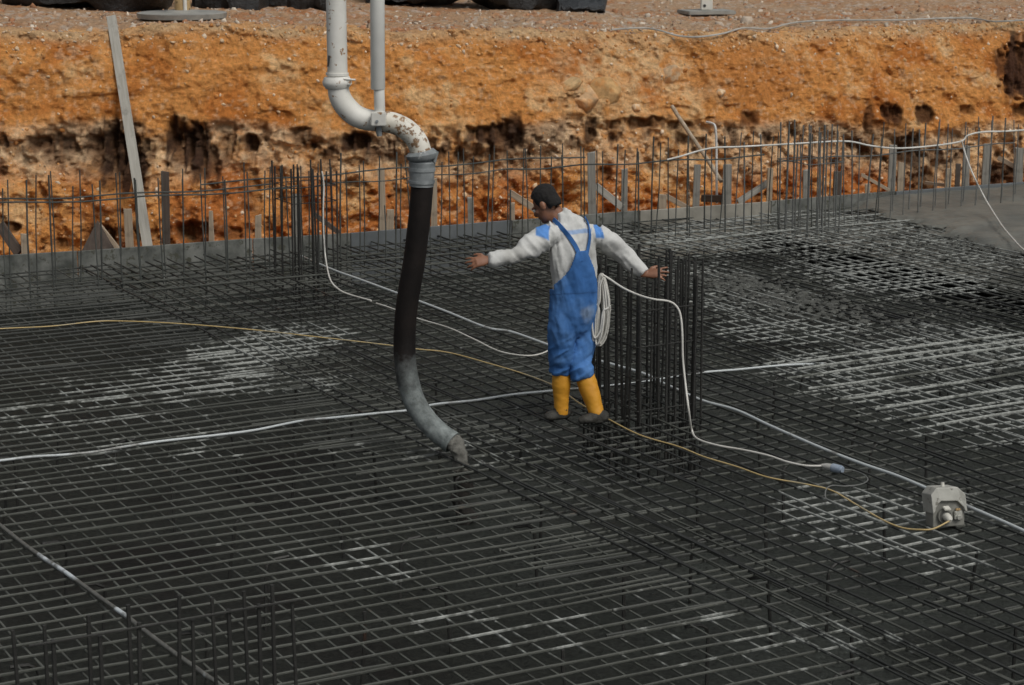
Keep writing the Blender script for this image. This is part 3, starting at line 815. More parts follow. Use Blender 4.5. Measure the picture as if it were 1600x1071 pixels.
# ------------------------------------------------------------------ stakes and braces behind the boards
def y_at_form(px, off): 
    p = P(px, float(np.interp(px, [a for a, _ in form_px], [b for _, b in form_px])), 0.12)
    return p.y + off
stakes = [(37, 366, 11, 'wood_pale', 'short pale stake at the left edge beside the dark slanting board'),
          (199, 328, 13, 'wood_pale', 'broad pale stake just left of the long leaning plank'),
          (258, 268, 12, 'wood_dark', 'tall dark stake just right of the long leaning plank'),
          (329, 330, 13, 'wood_pale', 'pointed pale stake between the dark stake and the left cage'),
          (403, 337, 10, 'wood_pale', 'short pale stake just left of the left column cage'),
          (463, 305, 14, 'wood_grey', 'grey stake showing through the left column cage'),
          (595, 262, 11, 'wood_pale', 'tall thin pale stake left of the hanging hose'),
          (610, 328, 12, 'wood_pale', 'short pale stake nearest left of the hanging hose'),
          (678, 280, 10, 'wood_pale', 'tall pale stake half hidden by the hanging hose'),
          (735, 309, 10, 'wood_grey', 'short grey stake right of the hanging hose'),
          (800, 318, 9, 'wood_pale', 'short pale stake left of the worker head'),
          (924, 238, 13, 'wood_grey', 'tallest grey post right of the worker head'),
          (976, 264, 10, 'wood_grey', 'grey stake at the lower end of the white brace'),
          (1035, 305, 13, 'wood_pale', 'low stubby stake midway between worker and pole'),
          (1090, 257, 11, 'wood_grey', 'grey post just left of the leaning pole foot'),
          (1137, 257, 14, 'wood_grey', 'wide grey post just right of the leaning pole foot'),
          (1204, 262, 9, 'wood_pale', 'pale stake left of the right column cage'),
          (1259, 266, 9, 'wood_grey', 'narrow grey stake behind the right column cage'),
          (1309, 268, 12, 'wood_dark', 'dark stake at the right side of the right column cage'),
          (1356, 288, 8, 'wood_pale', 'tiny pale stake under the thin slanting batten'),
          (1396, 228, 12, 'wood_grey', 'tall grey post right of the thin slanting batten'),
          (1409, 254, 11, 'wood_pale', 'pale board standing against the tall grey post'),
          (1482, 264, 10, 'wood_pale', 'pale stake left of the dark one near the hanging white cable'),
          (1498, 257, 8, 'wood_dark', 'narrow dark stake next to the hanging white cable'),
          (1511, 228, 10, 'wood_grey', 'grey post at the bend of the hanging white cable'),
          (1543, 226, 12, 'wood_grey', 'grey post right of the hanging white cable'),
          (1594, 232, 13, 'wood_grey', 'grey post at the right edge of the picture')]
for (px, ytop, w, mk, lab) in stakes:
    y = y_at_form(px, 0.075); top = Q(px, ytop, y); wm = w * y / F
    lean = random.uniform(-.03, .03)
    beam((top.x - lean, y, -0.45), (top.x, y + random.uniform(0, .03), top.z), wm, random.uniform(.03, .05), 'wooden_stake', mk, lab, 'stake', 'wooden stakes behind the formwork', taper=0.45 if 'pointed' in lab else 0.97)
braces = [(0, 352, 30, 396, 16, 'wood_dark', .25, 'dark slanting board at the far left behind the formwork'),
          (152, 352, 184, 392, 12, 'wood_pale', .35, 'pale brace beside the dark triangular panel'),
          (490, 334, 530, 364, 7, 'wood_dark', .2, 'dark brace slanting behind the left column cage'),
          (798, 302, 842, 331, 10, 'wood_pale', .22, 'pale brace slanting behind the worker face'),
          (930, 290, 972, 324, 11, 'plank', .2, 'white brace from the tallest grey post'),
          (1041, 307, 1076, 326, 8, 'wood_pale', .2, 'pale brace behind the low stubby stake'),
          (1200, 286, 1152, 317, 10, 'wood_grey', .2, 'grey brace rising right of the wide grey post'),
          (1346, 273, 1390, 298, 5, 'wood_pale', .2, 'thin slanting batten near the tall grey post'),
          (1446, 286, 1480, 290, 5, 'wood_pale', .3, 'thin flat batten behind the fresh concrete'),
          (1560, 247, 1588, 262, 7, 'wood_pale', .4, 'slanting board at the right edge near the last post'),
          (1097, 310, 1132, 311, 11, 'wood_dark', .25, 'dark block of timber between the two grey posts by the pole')]
for (x0, y0, x1, y1, w, mk, off, lab) in braces:
    ya = y_at_form((x0 + x1) / 2, off + .12); yb = y_at_form((x0 + x1) / 2, off * .4 + 0.07)
    a = Q(x1, y1, yb); b = Q(x0, y0, ya)
    beam(a, b, w * ya / F, 0.035, 'timber_brace', mk, lab, 'brace', 'timber braces behind the formwork')
# dark triangular panel
yb = y_at_form(150, .2)
mb = MB(); tri = [Q(126, 395, yb), Q(180, 392, yb), Q(152, 345, yb + .1)]
mb.add([tuple(p) for p in tri] + [tuple(p + Vector((0, .025, 0))) for p in tri], [(0, 1, 2), (5, 4, 3), (0, 3, 4, 1), (1, 4, 5, 2), (2, 5, 3, 0)])
tag(mb.build('plywood_panel', M['wood_dark'], origin=tri[0], smooth=False), 'dark triangular plywood panel leaning behind the left formwork', 'panel')
# long plank leaning on the bank, pole, strap
bp = bank_point(176, 34)
yf_ = y_at_form(232, .10); yt_ = bp.y - .05
for k in range(1, 10):
    t_ = k / 10; q_ = bank_point(233 + (174 - 233) * t_, 400 + (27 - 400) * t_); lim_ = q_.y - .03
    if yf_ + (yt_ - yf_) * t_ > lim_ : yt_ = min(yt_, yf_ + (lim_ - yf_) / max(t_, .35))
foot = Q(233, 400, yf_); topp = Q(174, 27, yt_)
beam(foot, topp, 0.10, 0.03, 'leaning_plank', 'plank', 'long pale plank leaning from the formwork up the left of the bank', 'plank')
bp = bank_point(1052, 170); ft = Q(1127, 284, y_at_form(1127, .25))
mb = MB(); tp = Q(1050, 166, bp.y - .12); mb.tube([ft.lerp(tp, k / 6) + Vector((0, 0, .008 * math.sin(k))) for k in range(7)], 0.024, 10)
tag(mb.build('leaning_pole', M['wood_pale'], origin=ft), 'thin round pole leaning on the bank right of the boulders', 'pole')
yy = y_at_form(1115, .3)
mb = MB(); mb.tube(spline([Q(1104, 191, yy + .15), Q(1112, 193, yy + .05), Q(1117, 197, yy), Q(1119, 215, yy), Q(1119.5, 262, yy), Q(1120, 318, yy)], 5), (0.014), 6)
tag(mb.build('bent_strap', M['strap_white'], origin=Q(1120, 318, yy)), 'white bent strap hooked over beside the leaning pole', 'strap')

# ------------------------------------------------------------------ starter bars along the far edge
row_px = [(-250, 466), (10, 453), (180, 445), (400, 428), (800, 386), (1100, 366), (1380, 345), (1600, 322), (1800, 300)]
ROW = [P(x, y, 0) for x, y in row_px]
rowlen = sum((b - a).length for a, b in zip(ROW, ROW[1:]))
nb = int(rowlen / 0.205)
tops = []
for r in (0, 1):
    for i in range(nb):
        t = (i + 0.5 * r * 0.62 + random.uniform(-.12, .12)) / nb
        p, d = lerp_poly(ROW, min(max(t, 0), 1)); nrm = Vector((-d.y, d.x, 0))
        p = p + nrm * (0.26 * r)
        px_, py_ = proj(p.x, p.y, 0)
        hh = 0.98 + random.uniform(-.07, .08)
        if random.random() < .06: hh -= random.uniform(.15, .5)
        lx, ly = random.gauss(0, .022), random.gauss(0, .022)
        mb = MB(); k = random.uniform(-.01, .01)
        mb.tube([(p.x - lx * .4, p.y - ly * .4, FLOOR_Z - .02), (p.x, p.y, 0), (p.x + lx * .5 + k, p.y + ly * .5, hh * .5), (p.x + lx, p.y + ly, hh)], 0.0062 if random.random() < .75 else 0.0085, 6)
        grey = px_ > 1050 and random.random() < min(0.9, (px_ - 1000) / 350)
        o = mb.build('starter_bar', M['bar_upright_grey' if grey else 'bar_upright'], origin=(p.x, p.y, 0))
        tag(o, 'thin upright steel bar in the long double row along the far edge', 'rebar', 'upright starter bars along the far edge')
def rail(px0, px1, off, z, r, lab, mat='bar_upright'):
    pts = []
    n = 14
    xs_ = [q.x for q in ROW]
    for k in range(n + 1):
        px = px0 + (px1 - px0) * k / n
        base = P(px, float(np.interp(px, [a for a, _ in row_px], [b for _, b in row_px])), 0)
        d = Vector((0.9, .43, 0)); nrm = Vector((-.43, .9, 0))
        pts.append(base + nrm * off + Vector((0, 0, z + 0.012 * math.sin(k * 1.3 + z * 50))))
    mb = MB(); mb.tube(pts, r, 6)
    tag(mb.build('tie_bar', M[mat], origin=pts[0]), lab, 'rebar', 'horizontal bars tied to the uprights')
rail(-200, 470, -0.015, 0.80, .0075, 'lower horizontal bar tied across the front left uprights')
rail(-200, 440, 0.24, 0.80, .0075, 'upper horizontal bar tied across the rear left uprights')
rail(330, 930, 0.24, 0.86, .0075, 'horizontal bar tied across the rear uprights behind the hose')
rail(420, 800, -0.015, 0.80, .006, 'thin horizontal bar tied across the front uprights behind the hose')
rail(790, 1190, -0.015, 0.80, .008, 'horizontal bar tied across the uprights right of the worker')
rail(1230, 1600, 0.24, 0.70, .007, 'horizontal bar tied across the rear uprights at the right edge', 'bar_upright_grey')

# ------------------------------------------------------------------ column cages
def cage(name, u0, v0, a, b, nu, nv, h, r, label, mat, ties, extra_low=-0.45, jit=.04):
    base = uv2w(u0, v0, 0); root = empty(name, base); tag(root, label, 'column cage', 'bundled column cages of upright bars')
    spots = []
    for i in range(nu + 1):
        for vv in (0, b): spots.append((u0 + a * i / nu, v0 + vv))
    for j in range(1, nv):
        for uu in (0, a): spots.append((u0 + uu, v0 + b * j / nv))
    for (u_, v_) in spots:
        q = uv2w(u_ + random.gauss(0, jit * .35), v_ + random.gauss(0, jit * .35), 0)
        lx, ly = random.gauss(0, .012), random.gauss(0, .012); hh = h + random.uniform(-.07, .07)
        mb = MB(); mb.tube([(q.x - lx * .5, q.y - ly * .5, extra_low), (q.x, q.y, 0), (q.x + lx, q.y + ly, hh)], r * random.uniform(.9, 1.15), 7)
        mb.build('upright_bar', M[mat], root)
    for z in ties:
        e = r + .004
        pts = [uv2w(u0 - e, v0 - e, z), uv2w(u0 + a + e, v0 - e, z + .004), uv2w(u0 + a + e, v0 + b + e, z), uv2w(u0 - e, v0 + b + e, z), uv2w(u0 - e, v0 - e + .01, z)]
        mb = MB()
        for p0, p1 in zip(pts, pts[1:]): mb.tube([p0, p1], 0.0045, 6)
        mb.build('stirrup', M[mat], root)
    return root
cage('column_cage', 7.49, 11.94, 0.52, 0.70, 10, 12, 1.06, 0.0088, 'tall dark column cage of upright bars beside the worker', 'bar_cage', (-.3, -.12, .10, .32, .55, .8), jit=.06)
cu, cv = w2uv(P(462, 434, 0))
cage('column_cage', cu, cv, 0.42, 0.42, 5, 4, 1.02, 0.008, 'dark column cage of upright bars left of the hanging hose', 'bar_cage', (.7, .85), jit=.1)
cu, cv = w2uv(P(1262, 368, 0))
cage('column_cage', cu, cv, 0.42, 0.55, 4, 4, 1.10, 0.008, 'grey column cage of upright bars at the far right', 'bar_upright_grey', (.05, .75), jit=.1)
# near cage at the lower left: its own measured bars
base = P(200, 1275, 0); root = empty('column_cage', base); tag(root, 'nearest column cage of upright bars at the lower left corner', 'column cage', 'bundled column cages of upright bars')
for (px, py, rowk) in [(69, 977, 0), (138, 962, 0), (200, 945, 0), (280, 930, 0), (331, 934, 0), (381, 924, 0), (425, 914, 0), (83, 1000, 1), (156, 994, 1), (217, 973, 1), (301, 969, 1), (357, 952, 1), (404, 944, 1), (456, 938, 1), (20, 985, 0)]:
    vv = 7.92 if rowk == 0 else 7.66
    # top height about 1 m; find the point on the row's vertical plane
    r_ = ray(px, py)
    t = vv / (-r_.x * SA + r_.y * CA)
    top = Vector((r_.x * t, r_.y * t, H + r_.z * t))
    mb = MB(); lx = random.gauss(0, .012)
    mb.tube([(top.x - lx, top.y, FLOOR_Z - .03), (top.x - lx * .5, top.y, top.z * .5), (top.x, top.y, top.z)], 0.0085 * random.uniform(.9, 1.15), 7)
    mb.build('upright_bar', M['bar_cage'], root)
for vv in (7.935, 7.645):
    a = ray(45, 1010); t = vv / (-a.x * SA + a.y * CA); p0 = Vector((a.x * t, a.y * t, H + a.z * t))
    a = ray(468, 966 if vv > 7.8 else 985); t = vv / (-a.x * SA + a.y * CA); p1 = Vector((a.x * t, a.y * t, p0.z))
    mb = MB(); mb.tube([p0, p1], 0.0055, 6); mb.build('stirrup', M['bar_cage'], root)

# ------------------------------------------------------------------ cables and conduits
def cable(name, px_pts, z, r, mat, label, cat, sub=8, seg=8, zs=None, group=None):
    pts = [P(p[0], p[1], p[2] if len(p) > 2 else z) for p in px_pts]
    mb = MB(); mb.tube(spline(pts, sub), r, seg)
    return tag(mb.build(name, M[mat], origin=pts[0]), label, cat, group)
cable('conduit', [(-60, 726), (0, 720), (50, 714), (100, 711), (150, 706), (190, 699), (250, 690), (340, 680), (400, 672), (470, 658), (520, 653), (600, 645), (640, 641), (680, 632), (740, 626), (800, 617), (850, 612), (905, 607), (960, 602), (1000, 598), (1050, 589), (1100, 582), (1150, 578), (1200, 573), (1240, 570, .03), (1270, 569, .0), (1290, 568, -.05)], .030, .0088, 'conduit', 'pale conduit running sideways across both mats past the worker boots', 'conduit')
cable('conduit', [(470, 400), (521, 422), (560, 436), (617, 457), (650, 469), (700, 488), (760, 512), (800, 519), (862, 541), (912, 557), (1000, 582), (1030, 596), (1065, 612), (1100, 627), (1150, 641), (1200, 664), (1250, 686), (1300, 707), (1350, 726), (1400, 743), (1450, 764), (1500, 786), (1600, 830), (1720, 890)], .045, .0108, 'conduit', 'thick pale conduit running from the far left cage down to the socket box', 'conduit')
cable('conduit', [(-60, 775), (0, 821), (30, 845), (60, 867), (100, 893), (130, 915), (170, 944), (196, 962), (230, 989), (270, 1019), (300, 1040), (325, 1058), (345, 1072), (420, 1130)], .024, .0122, 'conduit_mud', 'mud caked conduit with white patches at the lower left corner', 'conduit')
cable('white_cable', [(588, 474), (612, 482), (650, 497), (700, 512), (740, 530), (780, 549), (820, 556), (845, 553), (866, 543)], .034, .0062, 'white_cable', 'thin white cable wriggling between the hose and the worker', 'cable')
yc = P(490, 430, 0).y
mb = MB(); pc = [Q(503, 268, yc), Q(506, 290, yc), Q(505, 330, yc - .05), Q(506, 370, yc - .08), Q(509, 405, yc - .12), P(516, 437, .10), P(530, 453, .05), P(548, 461, .03), P(580, 470, .02)]
mb.tube(spline(pc, 8), .0075, 8)
tag(mb.build('white_cable', M['white_cable'], origin=pc[-2]), 'white cable hanging from the cage left of the hose down to the mat', 'cable')
# white cable strung along the tops of the uprights at the right, with its drop
def rowtop(px, py, off=-0.03):
    base = P(px, float(np.interp(px, [a for a, _ in row_px], [b for _, b in row_px])), 0); return Q(px, py, base.y + off)
pc = [rowtop(1042, 250), rowtop(1062, 245), rowtop(1110, 232), rowtop(1160, 229.5), rowtop(1240, 225), rowtop(1320, 221), rowtop(1360, 228), rowtop(1400, 232), rowtop(1450, 229), rowtop(1500, 221.5), rowtop(1512, 212), rowtop(1535, 206.5), rowtop(1570, 205.5), rowtop(1610, 203), rowtop(1740, 196)]
mb = MB(); mb.tube(spline(pc, 7), .010, 8); rootc = tag(mb.build('white_cable', M['white_cable'], origin=pc[0]), 'white cable strung along the upright tops at the right with a long drop', 'cable')
pd = [rowtop(1503, 221), rowtop(1508, 240, -.1), Q(1520, 272, P(1520, 272, .52).y), Q(1540, 312, P(1540, 312, .24).y), P(1565, 352, .13), P(1585, 376, .10), P(1600, 391, .09), P(1640, 422, .07), P(1720, 460, .05)]
mb = MB(); mb.tube(spline(pd, 8), .009, 8); mb.build('cable_drop', M['white_cable'], rootc)
cable('grey_wire', [(1308, 733, .04), (1330, 735), (1348, 741), (1356, 750), (1345, 757), (1320, 760), (1300, 759), (1291, 765), (1290, 778), (1300, 784)], .03, .004, 'grey_wire', 'thin grey loop of wire lying beside the blue plug', 'wire')
pc = [bank_point(x, y) + Vector((0, -.06, .03)) for x, y in [(955, 49), (1000, 47), (1030, 50), (1060, 58), (1090, 61), (1130, 55), (1160, 46), (1200, 46), (1240, 38), (1300, 36), (1400, 34), (1470, 32), (1520, 31), (1550, 36), (1600, 35)]]
mb = MB(); mb.tube(spline(pc, 6), .011, 6)
tag(mb.build('rope', M['cable_dim'], origin=pc[0]), 'pale thin rope lying along the top edge of the bank', 'rope')

# ------------------------------------------------------------------ socket box
bc = P(1477, 827, 0.0); root = empty('socket_box', bc); tag(root, 'grimy grey socket box with a plugged in cable on the right mat', 'socket box')
s = bc.y / F / 1.0
yaw = math.radians(14)
RZ = Matrix.Rotation(yaw, 3, 'Z') @ Matrix.Rotation(math.radians(-10), 3, 'X')
def L2(x, y, z): return bc + RZ @ Vector((x, y, z))
D = 0.105; ZS = 0.97; y0 = -D / 2
outer = [(-.100, .0), (-.098, .105), (-.103, .195), (-.072, .232), (.053, .228), (.092, .187), (.100, .10), (.097, .0)]
def solid(mb, poly, ya, yb):
    n = len(poly)
    mb.add([L2(x, ya, z * ZS + .02) for x, z in poly] + [L2(x, yb, z * ZS + .02) for x, z in poly],
           [tuple(range(n)), tuple(reversed(range(n, 2 * n)))] + [(i, i + n, (i + 1) % n + n, (i + 1) % n) for i in range(n)])
mb = MB(); solid(mb, outer, y0, D / 2); bo = mb.build('housing', M['box_front'], root, smooth=False)
bev = bo.modifiers.new('Bevel', 'BEVEL'); bev.width = 0.006; bev.segments = 2
hood_o = [(-.106, .085), (-.110, .198), (-.075, .238), (.056, .234), (.098, .190), (.107, .08)]
hood_i = [(-.090, .100), (-.088, .118), (-.056, .158), (.048, .152), (.086, .112), (.094, .09)]
mb = MB(); n = 6; vs = []
for (ya, hi) in ((y0 - .022, hood_i), (D / 2 + .004, hood_i)):
    vs += [L2(x, ya + (.012 if z > .19 else 0), z * ZS + .02) for x, z in hood_o] + [L2(x, ya, z * ZS + .02) for x, z in hi]
fs = []
for i in range(n - 1):
    fs += [(i, n + i, n + i + 1, i + 1), (2 * n + i, 2 * n + i + 1, 3 * n + i + 1, 3 * n + i), (i, i + 1, 2 * n + i + 1, 2 * n + i), (n + i, 3 * n + i, 3 * n + i + 1, n + i + 1)]
fs += [(0, 2 * n, 3 * n, n), (n - 1, 2 * n - 1, 4 * n - 1, 3 * n - 1)]
mb.add(vs, fs); ho_ = mb.build('hood', M['box'], root, smooth=False)
bev = ho_.modifiers.new('Bevel', 'BEVEL'); bev.width = 0.005; bev.segments = 2
mb = MB(); mb.tube([L2(-.030, y0 + .002, .085), L2(-.030, y0 - .022, .085)], [.047, .044], 20); mb.build('socket', M['box_front'], root)
mb = MB(); mb.tube([L2(-.030, y0 - .023, .085), L2(-.030, y0 - .026, .085)], [.036, .036], 20); mb.build('socket_well', M['box_dark'], root)
mb = MB(); mb.box(L2(-.030, y0 - .040, .133), .040, .04, .012, RZ @ Matrix.Rotation(.4, 3, 'X'), .003); mb.build('flap', M['plug_white'], root)
mb = MB(); mb.box(L2(.052, y0 - .008, .085), .05, .026, .05, RZ, .004); mb.tube([L2(.052, y0 - .02, .075), L2(.052, y0 - .032, .072)], [.016, .013], 12); mb.build('socket', M['box'], root)
mb = MB(); mb.box(L2(.052, y0 - .012, .118), .028, .014, .012, RZ, .002); mb.build('indicator', M['leg_yellow'], root)
mb = MB(); mb.tube([L2(-.030, y0 - .018, .085), L2(-.030, y0 - .045, .082), L2(-.031, y0 - .068, .074), L2(-.034, y0 - .085, .064)], [.024, .024, .021, .011], 14); mb.build('plug', M['plug_white'], root)
mb = MB(); mb.tube([L2(-.012, -.01, .24), L2(-.012, -.01, .272)], [.0115, .0105], 10); mb.build('cable_gland', M['plug_white'], root)
PLUG = L2(-.034, y0 - .082, .067)
cable('yellow_cable', [(-60, 519), (0, 514), (80, 510), (145, 503), (190, 502), (280, 506), (400, 516), (480, 525), (560, 534), (610, 540), (650, 545.5), (700, 551), (760, 567), (820, 585), (870, 605), (905, 630), (950, 655), (1000, 680), (1060, 698), (1100, 714), (1150, 729), (1200, 746), (1260, 757), (1300, 767), (1340, 790), (1380, 813), (1410, 825), (1440, 828, .045), (1460, 826, .055), tuple(proj(*PLUG)) + (PLUG.z,)], .026, .0052, 'yellow_cable', 'dusty yellow power cable snaking across both mats to the socket box', 'cable')

# ------------------------------------------------------------------ concrete pump: white pipe, elbow, strut, hose
YP = 13.42
base = Q(528, 128, YP); pump = empty('pump_boom_end', Vector((base.x, YP, base.z)))
tag(pump, 'rust flecked white concrete pump pipe with elbows and black hose hanging from above', 'concrete pump')
m2p = YP / F * 1.02
def tubeQ(pts, rpx, seg=18, ymap=None, n=10):
    return None
mb = MB(); top = Q(521.5, -160, YP); mb.tube([top, Q(525.5, 20, YP), Q(527.5, 121, YP)], 15.4 * m2p, 22); mb.build('pipe', M['paint'], pump)
mb = MB(); a = Q(513.5, 85, YP); b = Q(516, 104, YP)
mb.box(a.lerp(b, .5) + Vector((0, -.0635, 0)), .013, .005, .07, Matrix.Rotation(.12, 3, 'Y')); mb.build('paint_mark', M['dark_mark'], pump)
mb = MB()
mb.tube([Q(527, 114, YP), Q(527, 118, YP)], 17.5 * m2p, 22); mb.tube([Q(526, 120, YP), Q(526.5, 127, YP), Q(527, 132, YP), Q(527.5, 138, YP)], [19 * m2p, 22.5 * m2p, 22 * m2p, 18 * m2p], 22)
mb.box(Q(546, 128, YP) + Vector((0, -.04, 0)), .035, .045, .035, None, .006); mb.tube([Q(538, 122, YP) + Vector((0, -.07, 0)), Q(556, 124, YP) + Vector((0, -.05, 0))], .006, 8)
mb.build('clamp', M['paint'], pump)
el = spline([Q(528, 132, YP), Q(530, 148, YP), Q(536, 161, YP), Q(545, 172, YP), Q(556, 181, YP), Q(571, 187, YP), Q(587, 189, YP), Q(606, 191, YP), Q(621, 195, YP), Q(634, 202, YP), Q(645, 212, YP), Q(653, 224, YP), Q(657, 236, YP), Q(659, 246, YP)], 6)
nE = len(el)
half = int(nE * 0.46)
mb = MB(); mb.tube(el[:half + 1], [16.0 * m2p + 1.2 * m2p * math.sin(math.pi * i / half) for i in range(half + 1)], 22); mb.build('elbow', M['paint'], pump)
mb = MB(); mb.tube(el[half:], [16.6 * m2p] * (nE - half), 22); mb.build('elbow', M['paint_rusty'], pump)
mb = MB(); mb.tube([Q(658, 236, YP), Q(659, 241, YP), Q(659.6, 247, YP), Q(660, 251, YP)], [20 * m2p, 25 * m2p, 24 * m2p, 20 * m2p], 24)
mb.tube([Q(683, 236, YP) + Vector((0, -.02, 0)), Q(679, 252, YP) + Vector((0, -.03, 0))], .012, 8)
mb.tube([Q(659.5, 250, YP), Q(659.5, 254, YP), Q(659.3, 260, YP), Q(659, 275, YP), Q(658.5, 291, YP)], [17 * m2p, 21 * m2p, 20 * m2p, 19.5 * m2p, 19 * m2p], 24); mb.tube([Q(659.2, 262, YP), Q(659.1, 267, YP)], 21 * m2p, 24); mb.tube([Q(658.7, 282, YP), Q(658.6, 286, YP)], 20.6 * m2p, 24)
mb.build('coupling', M['coupling'], pump)
# strut: square section tube with inner leg, fork and bolt
mb = MB()
a = Q(588.5, -160, YP - .05); b = Q(590.5, 140, YP - .05)
def sqtube(mb, a, b, w, d):
    z = (b - a).normalized(); x = Vector((1, 0, 0)); x = (x - z * x.dot(z)).normalized(); y = z.cross(x)
    mb.tube([a, a + z * .006, b - z * .006, b], [(w * .46, d * .46), (w * .5, d * .5), (w * .5, d * .5), (w * .46, d * .46)], 20, ref=(1, 0, 0))
sqtube(mb, a, b, 22 * m2p, 22 * m2p); st = mb.build('strut', M['paint_strut'], pump)
mb = MB(); sqtube(mb, Q(592.3, 134, YP - .05), Q(593.5, 180, YP - .05), 16.5 * m2p, 17 * m2p); mb.build('strut_leg', M['paint_strut'], st)
mb = MB(); mb.box(Q(591.5, 186, YP - .10), 23 * m2p, .06, 21 * m2p, None, .006); mb.build('bracket', M['paint'], st)
mb = MB(); mb.tube([Q(589, 190, YP - .138), Q(589, 190, YP - .12)], .010, 10); mb.build('bolt', M['coupling'], st)
mb = MB(); mb.tube([Q(592, 196, YP - .08), Q(592, 206, YP - .08), Q(593, 213, YP - .08)], [.016, .02, .017], 10); mb.build('pin', M['coupling'], st)
# hose
hp = [(660, 284, 0), (658.5, 305, 0), (656, 335, 0), (652, 370, 0), (647, 410, 0), (640, 450, 0), (634.5, 490, 0), (632, 530, 0), (633, 565, -.02), (638, 597, -.05), (648, 628, -.09), (664, 654, -.14), (684, 675, -.19), (707, 692, -.24)]
hpts = spline([Q(x, y, YP + d) for x, y, d in hp], 5)
hr = [17.4 * m2p] * len(hpts)
hr[-1] = 18.0 * m2p; hr[-2] = 18.0 * m2p
# open mouthed hose: outer wall, rim and inner wall
nS = 26
def ring_pts(pts, rads, seg):
    out = []; x = None
    for i, p in enumerate(pts):
        t = (pts[min(i + 1, len(pts) - 1)] - pts[max(i - 1, 0)]).normalized()
        x = Vector((0, -1, 0)); x = (x - t * x.dot(t)).normalized(); y = t.cross(x)
        out.append([p + x * (math.cos(2 * math.pi * k / seg) * rads[i]) + y * (math.sin(2 * math.pi * k / seg) * rads[i]) for k in range(seg)])
    return out
rg = ring_pts(hpts, hr, nS) + list(reversed(ring_pts(hpts[-4:], [r * .84 for r in hr[-4:]], nS)))
rg = rg[:len(hpts)] + [[hpts[-1] + (q - hpts[-1]) * .86 for q in rg[len(hpts) - 1]]] + rg[len(hpts) + 1:]
mb = MB(); vs = [q for r in rg for q in r]; fs = []
for i in range(len(rg) - 1):
    for k in range(nS):
        k2 = (k + 1) % nS; fs.append((i * nS + k, i * nS + k2, (i + 1) * nS + k2, (i + 1) * nS + k))
fs.append(tuple(range(nS))); fs.append(tuple(range((len(rg) - 1) * nS, len(rg) * nS)))
mb.add(vs, fs); mb.build('hose', M['hose'], pump)
# concrete coming out of the mouth and falling through the mat
mouth = hpts[-1]; tdir = (hpts[-1] - hpts[-3]).normalized()
mb = MB()
sp = spline([mouth - tdir * .06, mouth + tdir * .015, mouth + tdir * .05 + Vector((.008, 0, -.045)), mouth + tdir * .05 + Vector((.014, 0, -.125)), mouth + tdir * .05 + Vector((.016, 0, -.18))], 6)
mb.tube(sp, [(.057 if i < 8 else .058 - .0009 * (i - 8)) for i in range(len(sp))], 30)
vv = np.array(mb.v); vv += (fbm(vv * 22, 4, 401) * 0.016)[:, None] * np.array([1, 1, .8]) + (fbm(vv * 60, 3, 405) * 0.010)[:, None]
mb.v = [tuple(x) for x in vv]
so = mb.build('concrete_stream', M['slurry'], origin=sp[0]); tag(so, 'lump of wet grey concrete spilling from the hose mouth', 'concrete')
mb = MB(); bt = sp[-1] + Vector((0, 0, .04))
sp2 = [bt + Vector((.0 + .03 * (k % 3 - 1) * (k > 1) + .004 * k, 0, -0.066 * k)) for k in range(9)]
mb.tube(sp2, [.05, .058, .05, .055, .048, .052, .04, .05, .06], 20)
vv = np.array(mb.v); vv += (fbm(vv * 18, 3, 411) * 0.028)[:, None]
mb.v = [tuple(x) for x in vv]; mb.build('falling_concrete', M['slurry_dark'], so)

# ------------------------------------------------------------------ things on the ground above
def ground_y(px, py): return bank_point(px, py)
c = bank_point(285, 30); c.z += .02
root = empty('outrigger_foot', c); tag(root, 'round steel outrigger pad with a rusty yellow leg at the upper left', 'outrigger')
mb = MB(); mb.tube([c + Vector((0, 0, .0)), c + Vector((0, 0, .055)), c + Vector((0, 0, .06))], [.49, .50, .48], 40, ref=(1, 0, 0))
mb.tube([c + Vector((0, 0, .058)), c + Vector((0, 0, .085))], [.2, .14], 24, ref=(1, 0, 0)); mb.build('pad', M['pad_steel'], root)
mb = MB(); mb.tube([c + Vector((0.01, 0, .07)), c + Vector((.01, 0, .16)), c + Vector((.01, 0, 1.1))], [.09, .088, .088], 16, ref=(1, 0, 0)); mb.build('leg', M['leg_yellow'], root)
mb = MB(); mb.tube([c + Vector((0.05, -.085, .07)), c + Vector((.05, -.085, 1.1))], .022, 10); mb.build('hydraulic_line', M['leg_white'], root)
c = bank_point(1104, 24); c.z += .02
root = empty('outrigger_foot', c); tag(root, 'square steel outrigger plate with a white leg at the upper right', 'outrigger')
mb = MB(); mb.box(c + Vector((0, 0, .035)), .66, .5, .05, Matrix.Rotation(.25, 3, 'Z'), .008); mb.build('pad', M['pad_steel'], root)
mb = MB(); mb.box(c + Vector((0, 0, .5)), .155, .12, .88, None, .01); mb.build('leg', M['leg_white'], root)
mb = MB(); mb.tube([c + Vector((-.03, -.058, .12)), c + Vector((-.03, -.066, .12))], .02, 12); mb.tube([c + Vector((.03, -.058, .3)), c + Vector((.03, -.066, .3))], .02, 12); mb.build('bolt_hole', M['dark_mark'], root)

